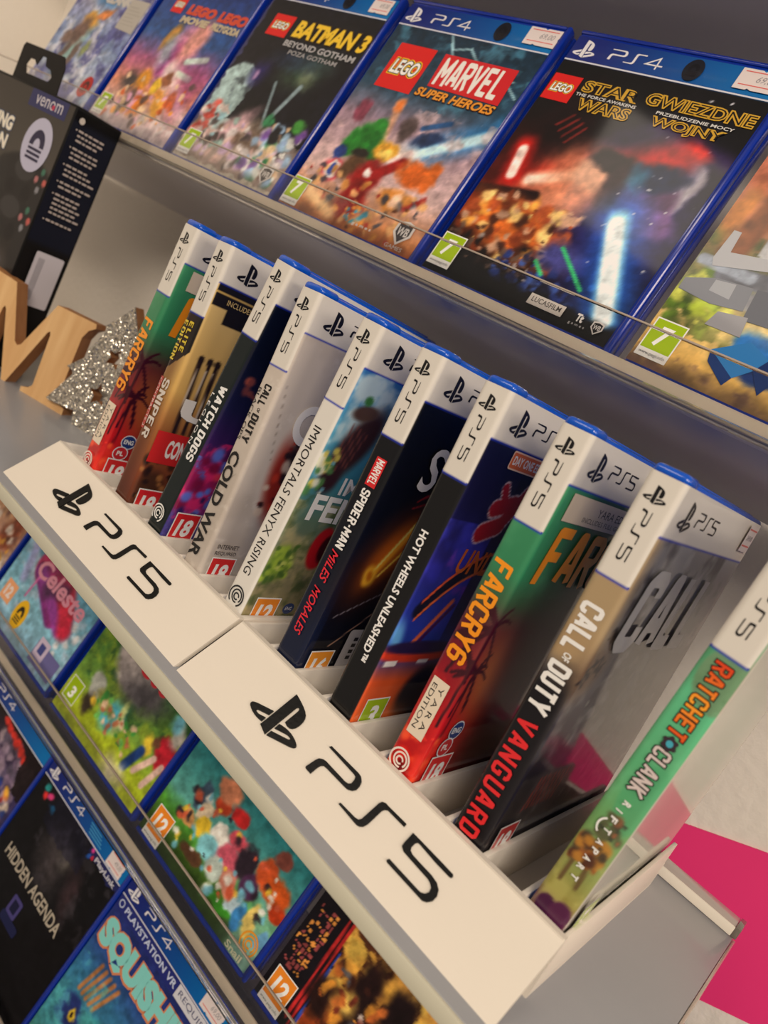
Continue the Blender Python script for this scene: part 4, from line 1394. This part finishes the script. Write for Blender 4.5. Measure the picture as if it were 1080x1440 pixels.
def movie_art(a):
    a.vgrad([(0, (170, 160, 170)), (20, (206, 170, 170)), (46, (216, 140, 110)), (70, (170, 90, 130)), (96, (40, 80, 140)), (150, (24, 50, 120))])
    a.blob(70, 84, 22, 34, (196, 130, 160), 0.35, -24); a.blob(64, 76, 8, 18, (150, 50, 120), 0.5, -18)
    a.blob(82, 96, 12, 22, (220, 150, 140), 0.5, -24)
    a.beam(88, 78, 112, 84, 3, (196, 214, 206), 0.5); a.beam(86, 66, 106, 64, 3, (196, 220, 200), 0.5)
    a.beam(72, 70, 128, 30, 6, (240, 214, 210), 0.9, .8); a.beam(70, 66, 100, 20, 5, (246, 226, 220), 0.9, .7)
    a.blob(112, 54, 14, 22, (150, 60, 120), 0.9, 0, .6)
    a.blob(46, 96, 6, 14, (180, 130, 60), 0.5, -20); a.blob(54, 82, 8, 14, (150, 180, 190), 0.7, 0, .7)
    a.blob(28, 46, 12, 10, (70, 60, 60), 0.6)
    for x, y, w, c in ((46, 52, 10, (226, 150, 40)), (60, 30, 12, (216, 120, 40)), (70, 50, 7, (236, 190, 50)), (88, 34, 9, (226, 160, 60)), (46, 34, 6, (90, 70, 64)), (78, 58, 6, (150, 90, 60)), (100, 44, 6, (180, 90, 60)), (40, 24, 8, (90, 84, 80))):
        a.blob(x, y, w, w * 1.1, c, 0.4)
    a.speckle(60, (14, 10, 118, 62), (1.4, 4.6), [(230, 150, 50), (206, 90, 40), (240, 200, 160), (90, 70, 70), (220, 160, 190)], 71)
    a.clouds(10, (226, 214, 214), 0.45, 0.7, 0.8, 3, a.t < 22)


def movie_marks(sh):
    brick_logo(sh, 20.5, 117, 17, 16)
    for s_, w_ in ((45, 42), (92, 40)):
        sh.text('title_lettering', 'LEGO', s_, 118, w_, 10, (206, 74, 50), bold=.08, shear=.12)
        sh.text('title_lettering', 'MOVIE' if s_ < 60 else 'PRZYGODA', s_ - 2, 109.5, w_, 7, (196, 180, 150), bold=.06, shear=.12)
    rating(sh, 3.0, 8.0, 7, GRN)


def sky_art(a):
    a.vgrad([(0, (110, 140, 176)), (30, (170, 180, 196)), (70, (120, 140, 180)), (110, (150, 150, 180)), (150, (60, 70, 120))])
    a.clouds(24, (70, 70, 130), 0.42, 0.65, 0.85, 2)
    a.clouds(14, (206, 206, 214), 0.5, 0.75, 0.8, 6)
    a.blob(46, 60, 12, 34, (150, 190, 186), 0.6, -16)
    a.blob(50, 88, 14, 9, (206, 150, 60), 0.4, -12); a.blob(68, 98, 13, 5, (214, 130, 70), 0.4, 26)
    a.blob(42, 74, 12, 16, (110, 84, 76), 0.45, -24); a.blob(36, 50, 5, 16, (104, 86, 80), 0.4, -20); a.blob(54, 50, 5, 16, (104, 86, 80), 0.4, -8)
    a.blob(26, 66, 9, 7, (120, 96, 86), 0.5); a.blob(70, 60, 6, 9, (130, 140, 90), 0.5)
    a.blob(60, 116, 24, 10, (70, 130, 180), 0.7)
    a.clouds(9, (196, 190, 190), 0.5, 0.75, 0.8, 9, a.t < 26)


def sky_marks(sh):
    sh.text('title_lettering', 'RATCHET', 44, 122, 66, 13, (150, 84, 40), bold=.08)
    sh.text('title_lettering', 'CLANK', 52, 109, 48, 11, (190, 186, 180), bold=.08)
    sh.poly('paper_sticker', [(96, 88), (128, 86), (128, 119), (96, 119)], (176, 170, 162))
    for k in range(6):
        sh.poly('paper_sticker', rrect(100, 93 + k * 3.6, 124 - (k % 3) * 4, 93.7 + k * 3.6), (160, 154, 146))
    shop_tag(sh, 112, 26, 9.5, 11, (176, 34, 30), (70, 16, 16))


def blocks_art(a):
    a.vgrad([(0, (90, 70, 60)), (14, (214, 170, 90)), (40, (206, 180, 120)), (66, (110, 110, 60)), (90, (190, 120, 90)), (150, (196, 110, 90))])
    a.clouds(9, (70, 90, 40), 0.45, 0.65, 0.8, 3, (a.t < 84) * (a.t > 26) * (a.s < 50))
    a.beam(26, 128, 14, 70, 6.5, (130, 78, 46), 0.3); a.beam(22, 100, 40, 122, 4, (110, 66, 40), 0.3)
    a.blob(30, 132, 22, 9, (120, 90, 50), 0.6); a.blob(6, 92, 6, 14, (186, 120, 60), 0.5); a.blob(48, 100, 14, 6, (110, 70, 44), 0.4, -10)
    a.speckle(50, (2, 26, 44, 60), (1, 4), [(170, 190, 60), (90, 120, 40), (60, 80, 34), (206, 210, 90)], 81)
    a.beam(18, 60, 90, 66, 5, (96, 100, 112), 0.2); a.beam(4, 64, 30, 62, 3, (150, 160, 176), 0.25)
    a.rect(26, 72, 58, 82, (190, 192, 196)); a.rect(26, 82, 34, 92, (176, 180, 186)); a.blob(40, 52, 10, 7, (150, 152, 160), 0.3)
    a.blob(76, 84, 18, 14, (40, 40, 44), 0.3); a.blob(80, 78, 14, 10, (206, 190, 184), 0.3); a.blob(76, 56, 16, 10, (196, 190, 190), 0.3)
    a.blob(60, 32, 30, 9, (250, 226, 150), 0.9, 0, .9)
    a.blob(52, 30, 12, 8, (40, 110, 180), 0.25, -20); a.blob(72, 28, 12, 10, (24, 70, 140), 0.25, 20); a.blob(90, 40, 16, 16, (50, 130, 200), 0.3); a.blob(60, 20, 9, 6, (20, 50, 110), 0.3)
    a.clouds(8, (110, 84, 76), 0.4, 0.7, 0.8, 9, a.t < 14)


def blocks_marks(sh):
    for pts, c in (([(8, 66), (9, 82), (13, 82), (14, 71), (36, 74), (37, 68), (10, 62)], (176, 178, 184)), ([(2, 46), (2, 52), (16, 57), (34, 58), (36, 46), (20, 44)], (120, 124, 134)), ([(16, 50), (16, 56), (26, 57), (27, 49)], (160, 164, 172)),
                   ([(36, 58), (70, 62), (72, 44), (38, 42)], (84, 88, 100)), ([(24, 34), (26, 42), (40, 44), (42, 34)], (150, 150, 156)), ([(34, 24), (48, 34), (62, 28), (50, 15)], (44, 120, 186)), ([(34, 24), (50, 15), (48, 10), (36, 18)], (16, 50, 110)),
                   ([(60, 30), (76, 36), (84, 24), (66, 18)], (30, 96, 166)), ([(60, 30), (66, 18), (64, 12), (56, 22)], (14, 44, 100)), ([(74, 46), (92, 52), (98, 38), (80, 34)], (60, 140, 200))):
        sh.poly('art_bricks', pts, c)
    rating(sh, 2.6, 7.6, 7, GRN)


# top row, left to right
case4(-0.6815, 'U', sky_art, sky_marks, 'cloudy blue case with a pale paper sticker, leftmost of the top row')
case4(-0.5390, 'U', movie_art, movie_marks, 'pink, orange and blue case second from left in the top row')
case4(-0.3966, 'U', night_art, night_marks, 'dark case with yellow lettering above a pale planet in the top row')
case4(-0.2542, 'U', heroes_art, heroes_marks, 'case with large red label and white lettering over a white-blue beam')
case4(-0.1126, 'U', space_art, space_marks, 'black starry case with outlined gold lettering and a red glow')
case4(0.0303, 'U', blocks_art, blocks_marks, 'case with brown tree, leaves and blue bricks, rightmost of the top row')


# --- row under the shelf ---------------------------------------------
def fair_art(a):
    a.vgrad([(0, (190, 180, 170)), (60, (170, 130, 110)), (170, (150, 90, 70))])
    a.clouds(18, (196, 150, 110), 0.45, 0.7, 0.8, 2)
    a.blob(112, 62, 12, 30, (130, 60, 36), 0.5, -12)
    a.blob(122, 34, 9, 14, (226, 214, 206), 0.6, 20); a.blob(108, 22, 8, 8, (224, 170, 60), 0.6)
    a.speckle(40, (70, 10, 128, 80), (1.5, 5), [(90, 50, 36), (226, 210, 196), (206, 150, 60), (120, 80, 70)], 91)


def mountain_art(a):
    a.vgrad([(0, (150, 190, 216)), (40, (130, 186, 206)), (90, (90, 150, 180)), (170, (70, 120, 160))])
    a.clouds(16, (190, 206, 226), 0.5, 0.75, 0.7, 3)
    a.beam(14, 80, 24, 50, 5, (170, 160, 216), 0.7, .7)
    a.beam(84, 96, 44, 72, 16, (170, 44, 90), 0.15)
    for k in range(12):
        u = k / 11
        a.beam(38 + 52 * u, 66 + 26 * u * (1 - u), 100 - 16 * (1 - u), 44 + 14 * u, 7, (120 + 70 * u, 40, 120 - 60 * u), 0.3)
    a.beam(40, 66, 100, 44, 6, (150, 60, 150), 0.5)
    a.beam(84, 72, 106, 48, 9, (196, 40, 66), 0.5); a.beam(60, 60, 80, 70, 7, (80, 40, 80), 0.8)
    a.beam(40, 40, 42, 64, 1.2, (214, 110, 170), 0.6)
    for x, y in ((118, 42), (108, 34), (116, 58), (112, 26), (124, 52)):
        a.blob(x, y, 4, 3, (220, 222, 226), 0.7)


def mountain_marks(sh):
    sh.text('title_lettering', 'Celeste', 34, 61, 82, 17, (226, 150, 172), bold=.03, shear=.15)
    sh.poly('rating_label', rrect(10, 21, 28, 40), (240, 170, 120)); sh.text('rating_label', '12', 13.5, 25, 11, 11, (240, 226, 220), bold=.05)
    shop_tag(sh, 49, 25, 9.6, 14, (238, 186, 30), (50, 40, 24))
    sh.poly('platform_label', rrect(89, 8, 127, 27), (110, 106, 160)); sh.poly('platform_label', rrect(90, 14, 106, 31), (206, 190, 214)); sh.poly('platform_label', rrect(94, 18, 102, 27), (70, 76, 140))


def party_art(a):
    a.vgrad([(0, (190, 200, 50)), (24, (170, 190, 40)), (40, (110, 150, 60)), (60, (90, 130, 50)), (80, (60, 110, 50)), (170, (50, 90, 50))])
    a.clouds(16, (150, 170, 50), 0.5, 0.75, 0.7, 3)
    a.clouds(9, (40, 80, 44), 0.52, 0.75, 0.8, 5, a.t > 40)
    a.blob(60, 86, 34, 30, (176, 166, 164), 0.15, 10); a.blob(76, 66, 26, 12, (80, 76, 80), 0.7, 16)
    a.blob(30, 42, 9, 12, (170, 172, 164), 0.2, 30); a.blob(32, 26, 7, 8, (60, 50, 40), 0.5); a.blob(36, 32, 4, 4, (230, 190, 60), 0.5)
    a.blob(62, 36, 14, 12, (80, 170, 190), 0.4, 40); a.blob(70, 40, 4, 12, (196, 200, 130), 0.5, 10)
    a.blob(50, 38, 14, 5, (150, 150, 80), 0.4, -12)
    a.blob(124, 50, 10, 13, (190, 34, 50), 0.22, 24); a.blob(124, 68, 6, 10, (176, 170, 160), 0.4, 10); a.blob(118, 74, 7, 7, (110, 180, 200), 0.5)
    a.beam(118, 42, 108, 24, 2.6, (226, 190, 176), 0.4); a.beam(128, 42, 122, 22, 2.6, (226, 190, 176), 0.4)
    a.blob(106, 44, 6, 8, (226, 196, 60), 0.4); a.beam(104, 38, 98, 20, 4, (30, 60, 120), 0.4); a.blob(112, 52, 4, 4, (110, 70, 50), 0.5)
    a.blob(92, 10, 12, 8, (246, 236, 200), 0.9)
    a.speckle(36, (40, 24, 92, 46), (1, 3), [(226, 190, 160), (60, 140, 60), (190, 110, 80), (110, 190, 90)], 92)


def party_marks(sh):
    sh.text('title_lettering', 'Goo', 56, 76, 38, 15, (200, 50, 60), bold=.02)
    rating(sh, 4, 14, 3, GRN, 17, 20, False)


def toys_art(a):
    a.vgrad([(0, (40, 60, 24)), (18, (60, 90, 30)), (30, (80, 150, 50)), (44, (90, 160, 150)), (90, (30, 110, 120)), (170, (20, 100, 110))])
    a.blob(122, 14, 16, 24, (150, 200, 196), 0.8, 0, .8)
    for x, y, w, h, c in ((48, 62, 10, 9, (170, 60, 34)), (46, 72, 14, 10, (206, 130, 96)), (64, 66, 10, 8, (190, 40, 40)), (30, 54, 8, 14, (60, 80, 100)), (38, 48, 8, 10, (220, 200, 170)), (46, 40, 9, 8, (226, 190, 50)), (60, 46, 12, 9, (230, 226, 216)), (58, 34, 12, 11, (130, 200, 210)),
                          (76, 40, 16, 12, (206, 90, 110)), (74, 54, 11, 7, (206, 80, 96)), (70, 28, 10, 9, (196, 210, 200)), (88, 50, 10, 14, (44, 34, 44)), (98, 40, 9, 12, (70, 40, 70)), (84, 30, 9, 9, (206, 130, 110)), (104, 56, 10, 12, (206, 84, 40)),
                          (118, 52, 14, 11, (206, 86, 30)), (126, 44, 9, 7, (190, 60, 24)), (108, 70, 8, 7, (130, 70, 60)), (96, 24, 10, 10, (190, 216, 226)), (104, 22, 6, 12, (60, 130, 190)), (113, 28, 6, 14, (226, 200, 110)), (30, 36, 12, 6, (206, 150, 90)), (88, 16, 16, 5, (60, 140, 40)), (50, 22, 14, 6, (90, 60, 40)), (126, 26, 6, 8, (110, 170, 210))):
        a.blob(x, y, w * .8, h * .8, c, 0.2)
    a.speckle(60, (20, 16, 126, 60), (1, 3.4), [(230, 226, 216), (40, 30, 40), (206, 90, 60), (110, 180, 200), (226, 190, 60)], 93)


def toys_marks(sh):
    rating(sh, 5.5, 3, 12, ORG, 19, 24, True)
    swirl(sh, 'studio_mark', 121.5, 17.5, 7, (226, 150, 40))
    sh.text('studio_mark', 'Snail', 108, 4.6, 16, 4.6, (220, 220, 190), bold=.03)


def city_art(a):
    a.vgrad([(0, (60, 30, 26)), (20, (170, 70, 30)), (40, (220, 130, 50)), (70, (226, 170, 70)), (100, (150, 90, 60)), (170, (60, 40, 40))])
    a.clouds(12, (240, 200, 90), 0.5, 0.75, 0.8, 3, a.s > 24)
    a.clouds(9, (60, 26, 20), 0.52, 0.7, 0.85, 6, a.s > 24)
    a.mix(a.s < 33 - 0.05 * a.t, (22, 18, 24))
    g = (np.mod(a.s, 3.2) < 2) & (np.mod(a.t, 3.6) < 2.4) & (a.s > 4) & (a.s < 19) & (a.t > 30) & (a.t < 74)
    rnd = vnoise(np.floor(a.s / 3.2) * 3.1, np.floor(a.t / 3.6) * 2.7)
    a.mix(g * (rnd > .35), (150, 70, 70)); a.mix(g * (rnd > .66), (226, 150, 70))
    a.beam(26.5, 10, 24.5, 82, 0.9, (196, 44, 44), 0.3); a.beam(30, 8, 28, 82, 0.9, (196, 44, 44), 0.3)
    a.beam(33, 8, 31, 60, 0.7, (40, 70, 170), 0.3)
    a.blob(56, 56, 8, 22, (36, 20, 20), 0.4); a.blob(78, 62, 11, 15, (30, 18, 20), 0.35); a.blob(62, 40, 16, 12, (40, 24, 22), 0.5); a.blob(36, 34, 9, 12, (40, 22, 20), 0.4)
    a.blob(50, 44, 6, 6, (255, 210, 100), 0.8); a.blob(86, 44, 12, 8, (110, 60, 40), 0.6); a.beam(62, 46, 74, 30, 1.6, (196, 180, 170), 0.4)
    a.speckle(60, (34, 14, 110, 60), (1, 3.6), [(60, 30, 24), (240, 160, 60), (110, 40, 30), (206, 110, 50), (90, 90, 100)], 94)


def city_marks(sh):
    rating(sh, 4.5, 3.2, 12, ORG, 18.5, 23.5, True)


case4(-0.5380, 'A', fair_art, lambda sh: None, 'brownish case at the left edge, first on the tray under the shelf')
case4(-0.3985, 'A', mountain_art, mountain_marks, 'light blue case with a crimson peak and a yellow oval sticker')
case4(-0.2560, 'A', party_art, party_marks, 'bright green case with a figure in a red skirt')
case4(-0.1155, 'A', toys_art, toys_marks, 'teal case of colourful toy shapes with an orange age label')
case4(0.0255, 'A', city_art, city_marks, 'dark and fiery orange case with lit city windows and red stripes')
case4(0.1660, 'A', lambda a: a.vgrad([(0, (30, 40, 60)), (170, (70, 80, 110))]), lambda sh: None, 'case showing only a blue corner beneath the shelf end')


# --- lowest row -------------------------------------------------------
def brickcity_art(a):
    a.vgrad([(0, (40, 40, 80)), (110, (60, 50, 90)), (150, (26, 16, 18)), (170, (26, 16, 18))])
    a.speckle(70, (60, 96, 124, 140), (2, 6), [(150, 130, 150), (120, 100, 126), (90, 80, 100), (170, 150, 160)], 95)
    for k in range(6):
        a.blob(62 + k * 9, 146 - k * 1.6, 5, 3.6, (200, 50, 40), 0.4)
    a.speckle(50, (80, 60, 128, 108), (2, 5), [(206, 120, 60), (60, 60, 140), (220, 200, 180), (150, 40, 40), (40, 60, 130), (226, 170, 60)], 96)
    a.mix((a.s > 118 - 0.3 * (a.t - 100)) * (a.t > 112) * .9, (24, 14, 16))


def agenda_art(a):
    a.vgrad([(0, (16, 15, 18)), (170, (16, 15, 18))])
    a.blob(62, 112, 16, 22, (80, 72, 74), 0.9, 30, 0.7); a.blob(74, 124, 8, 8, (110, 104, 96), 0.8, 0, .7); a.blob(96, 110, 8, 20, (60, 44, 48), 0.8, 20, .8)
    a.clouds(9, (60, 56, 62), 0.55, 0.8, 0.6, 4, (a.t > 86) * (a.s > 30))
    for x, y, c in ((14, 146, (40, 140, 140)), (22, 142, (206, 60, 120)), (16, 139, (216, 50, 50)), (30, 136, (30, 130, 190))):
        a.blob(x, y, 3.2, 3.2, c, 0.4)
    a.mix((a.s > 86) * (a.t > 142) * .9, (34, 38, 90)); a.mix((a.s > 26) * (a.t > 124 + 0 * a.s) * (a.s < 90) * .4, (24, 24, 50))
    for x, y, c in ((91, 146, (206, 60, 140)), (94, 141, (206, 40, 60)), (90, 141, (40, 90, 180))):
        a.blob(x, y, 1.8, 1.8, c, 0.4)


def agenda_marks(sh):
    sh.text('title_lettering', 'HIDDEN AGENDA', 15, 79, 94, 11, (176, 166, 150), bold=.02)
    sh.text('subtitle_lettering', 'PlayLink', 97, 142.5, 30, 5.4, (196, 196, 206), bold=.03)
    sh.poly('publisher_label', circ(8, 52, 9.5), (176, 170, 166)); sh.poly('publisher_label', circ(8, 52, 6.4), (24, 22, 26))
    sh.poly('platform_label', rrect(50, 46, 76, 54, 2), (30, 34, 70)); sh.poly('platform_label', rrect(52, 54, 66, 70, 2), (70, 64, 120)); sh.poly('platform_label', rrect(55, 57, 63, 67, 1), (24, 26, 56))
    for k in range(4):
        sh.poly('notice_lettering', rrect(76 - k, 153.4 + k * 2.2, 96 - k * 2, 154.4 + k * 2.2), (70, 150, 200))
    price(sh, 106, 151.4, 20, 12.5, '49,00')


def jelly_art(a):
    a.vgrad([(0, (50, 90, 60)), (40, (60, 130, 140)), (90, (50, 110, 150)), (120, (40, 60, 130)), (150, (34, 40, 104))])
    a.blob(50, 62, 15, 17, (60, 150, 160), 0.2); a.blob(54, 68, 4, 3, (200, 180, 60), 0.3); a.blob(44, 60, 3, 2.4, (20, 40, 60), 0.3)
    a.blob(22, 62, 13, 12, (36, 50, 110), 0.25); a.blob(26, 62, 4, 4, (226, 190, 50), 0.25); a.blob(26, 62, 2, 2, (30, 20, 30), 0.3)
    for k in range(5):
        a.beam(18 + k * 5, 78, 24 + k * 6, 104, 1.6, (206, 120, 50), 0.6, .8)
    a.blob(84, 76, 16, 12, (70, 170, 170), 0.5); a.clouds(12, (90, 190, 190), 0.5, 0.75, 0.6, 3, a.t < 100)


def jelly_marks(sh):
    sh.poly('header_band', rrect(0.9, 139.5, 84, 149.4), (36, 44, 116)); sh.text('header_band', 'PLAYSTATION VR', 12, 142, 70, 5.2, (196, 206, 230), bold=.02)
    sh.poly('header_band', stroke(circ(6, 144.6, 2.6, 14), .8, True), (196, 206, 230)); sh.poly('header_band', rrect(84, 139.5, 130, 149.4), (206, 206, 214)); sh.text('header_band', 'REQUIRED', 87, 142, 41, 5, (70, 74, 110))
    sh.text('title_lettering', 'SQUISHIES', 3, 107, 124, 28, (206, 130, 90), bold=.12); sh.text('title_lettering', 'SQUISHIES', 4.5, 109, 121, 25, (130, 206, 200), bold=.07)
    price(sh, 104, 152.6, 22, 12.5, '69,00')


case4(-0.3900, 'B', brickcity_art, lambda sh: None, 'case of grey and red bricks at the left edge of the lowest tray')
case4(-0.2545, 'B', agenda_art, agenda_marks, 'black case with pale capitals and coloured dots, lowest tray')
case4(-0.1190, 'B', jelly_art, jelly_marks, 'blue case with big rounded teal lettering, lowest tray')


# ------------------------------------------------------------------ left end of the shelf
def yawed(x, y, z, deg):
    return (x, y, z), (0, 0, math.radians(deg))


# wooden letter
loc, ro = yawed(-0.3990, 0.0462, -0.0265, 26)
wl = root('wooden_letter', loc, ro, 'pale wooden letter M standing on the grey shelf before the black box', 'letter')
half = [(0, 31), (3, 33), (20, 75), (56, 77), (57, 73.5), (52, 69.5), (49, 62), (49.5, 24), (51, 8), (58, 5), (58.5, 0), (17, 0), (16.5, 3.6), (22.5, 5.5), (25.5, 9), (23.5, 51), (22.2, 54), (20.4, 52), (2, 0)]
mo = [(x, y) for x, y in half] + [(-x, y) for x, y in reversed(half[1:])]
o = extrude_poly('letter_body', [mo], lambda u, v, w: (u * MM, w * MM, v * MM), 13, WOOD, wl, WOODD)

# glittery tree with two cut-out stars
loc, ro = yawed(-0.3130 - 0.0090 * 0.906, 0.0805 - 0.0090 * 0.4226, -0.0265, 25)
tr_ = root('tree_ornament', loc, ro, 'silver glitter tree ornament with star cut-outs leaning behind the farther stand', 'ornament')
th_ = [(0, 104), (8, 91), (16, 80.5), (13, 79), (22, 56), (19, 54.5), (33, 38.5), (27, 37.6), (26, 35), (39, 8), (36, 7.4), (13, 10.3), (10, 0)]
tree = th_ + [(-x, y) for x, y in reversed(th_[1:])]


def star(cx, cy, r, a0=90):
    return [(cx + (r if k % 2 == 0 else r * .48) * math.cos(math.radians(a0 + 36 * k)), cy + (r if k % 2 == 0 else r * .48) * math.sin(math.radians(a0 + 36 * k))) for k in range(10)][::-1]


st_ = [star(2, 62, 9, 80), star(1, 31, 9.5, 100)]
GL = glitter_mat()
extrude_poly('glitter_front', [tree] + st_, lambda u, v, w: (u * MM, w * MM, v * MM), 1.2, GL, tr_)
extrude_poly('wooden_core', [[(x * .995, y) for x, y in tree]] + st_, lambda u, v, w: (u * MM, (1.25 + w) * MM, v * MM), 11, WOOD, tr_, WOODD)

# black hang-tab box
loc, ro = yawed(-0.4350, 0.0800, -0.0265, 2.5)
BK = 0.798      # print layout scale on this box
BX = root('product_box', loc, ro, 'black cardboard box with hang tab and white bullet text, behind the wooden letter', 'box')
HB = 0.2150
box('carton', (-0.172, -0.0405, 0.0), (0, 0, HB), BLACKBOX, BX, 0.0012)
tabo = [(-142, 0), (-142, 36), (-139, 40), (-58, 40), (-50, 30), (-47, 0)]
hole = [(-124, 20), (-120, 27), (-110, 27), (-104, 23), (-98, 33), (-90, 33), (-86, 25), (-74, 23), (-68, 17), (-72, 12), (-118, 12)][::-1]
extrude_poly('hang_tab', [tabo, hole], lambda u, v, w: (u * BK * MM, -0.0390 + w * MM, HB - 0.003 + v * BK * MM), 0.7, BLACKBOX, BX)


def boxfront(s, t, lift):
    s = np.asarray(s, float); t = np.asarray(t, float)
    l = lift if np.ndim(lift) else np.full(s.shape, lift)
    return np.stack([s * BK, -40.5 - l, 182.3 + (t - 176.3) * BK], -1) * MM


def boxside(s, t, lift):
    s = np.asarray(s, float); t = np.asarray(t, float)
    l = lift if np.ndim(lift) else np.full(s.shape, lift)
    return np.stack([0 * s + l, s * BK * 1.14, 182.3 + (t - 176.3) * BK], -1) * MM


def ctrl_art(a):
    a.vgrad([(0, (34, 30, 30)), (90, (38, 35, 33)), (150, (72, 67, 61)), (220, (56, 51, 47))])
    for cx, cy in ((-48, 132), (-50, 92)):
        a.blob(cx, cy, 54, 22, (30, 28, 29), 0.12)
        a.blob(cx + 42, cy - 22, 15, 34, (34, 32, 33), 0.12, -10)
        a.blob(cx - 42, cy - 22, 15, 34, (34, 32, 33), 0.12, 10)
        a.blob(cx, cy + 8, 20, 11, (52, 50, 51), 0.1)
        a.blob(cx + 16, cy - 14, 9, 9, (22, 20, 22), 0.15); a.blob(cx - 16, cy - 14, 9, 9, (22, 20, 22), 0.15)
        for dx, dy, c in ((34, 14, (60, 110, 90)), (42, 5, (190, 90, 84)), (26, 5, (176, 110, 112)), (34, -4, (130, 130, 136))):
            a.blob(cx + dx, cy + dy, 3.6, 3.6, c, 0.2)
    a.blob(-40, 44, 22, 16, (60, 54, 52), 0.4); a.blob(-36, 46, 5, 5, (110, 130, 150), 0.3)


fs = grid_mesh('front_print', list(np.arange(-213, -1, 1.6)), list(np.arange(-50, 216, 1.8)), boxfront, 0.15, ctrl_art, PRINT4, BX)
sh = Sheet(boxfront, PRINT4, fs, 0.15)
sh.poly('brand_label', rrect(-88, 198, -13, 215), (44, 46, 92))
sh.text('brand_label', 'venom', -76, 202, 54, 9, (206, 200, 206), bold=.0)
sh.poly('brand_label', rrect(-42, 203, -37, 207.4), (190, 50, 80))
for body, y in (('CHARGING', 166), ('STATION', 147)):
    w_ = 104 if body == 'CHARGING' else 92
    sh.text('title_lettering', body, -102 - w_, y - 1, w_ + 2, 17, (44, 70, 110), bold=.09)
    sh.text('title_lettering', body, -101 - w_, y, w_, 15, (232, 224, 206), bold=.05)
shop_tag(sh, -44, 166, 27, 27, (186, 184, 206), (40, 36, 66))
sh.build()
ss = grid_mesh('side_print', list(np.arange(-43.5, -0.9, 1.3)), list(np.arange(-50, 216, 3.0)), boxside, 0.15, lambda a: a.vgrad([(0, (24, 22, 22)), (80, (24, 22, 22)), (84, (26, 28, 40)), (204, (26, 28, 40)), (206, (14, 13, 14)), (216, (14, 13, 14))]), PRINT4, BX)
sh = Sheet(boxside, PRINT4, ss, 0.15)
rg = random.Random(12)
y = 196
for n in (3, 3, 3, 2, 5, 1):
    sh.poly('bullet_text', circ(-38.5, y + .8, .8, 8), (196, 180, 170))
    for k in range(n):
        x = -36.5
        while x < -14 + rg.uniform(-4, 4):
            w = rg.uniform(2.4, 6)
            sh.poly('bullet_text', rrect(x, y, x + w, y + 1.9, .5, 2), (186, 172, 164))
            x += w + 0.9
        y -= 4.6
    y -= 3.2
sh.poly('corner_mark', circ(-38, 206, 2.6, 12, 3.2), (206, 196, 186))
sh.poly('barcode_label', rrect(-33, 20, -6, 76, 2), (206, 200, 206))
for k in range(5):
    sh.poly('barcode_label', rrect(-29 + k * 1.2, 26, -28.5 + k * 1.2, 70), (120, 116, 124))
sh.build()
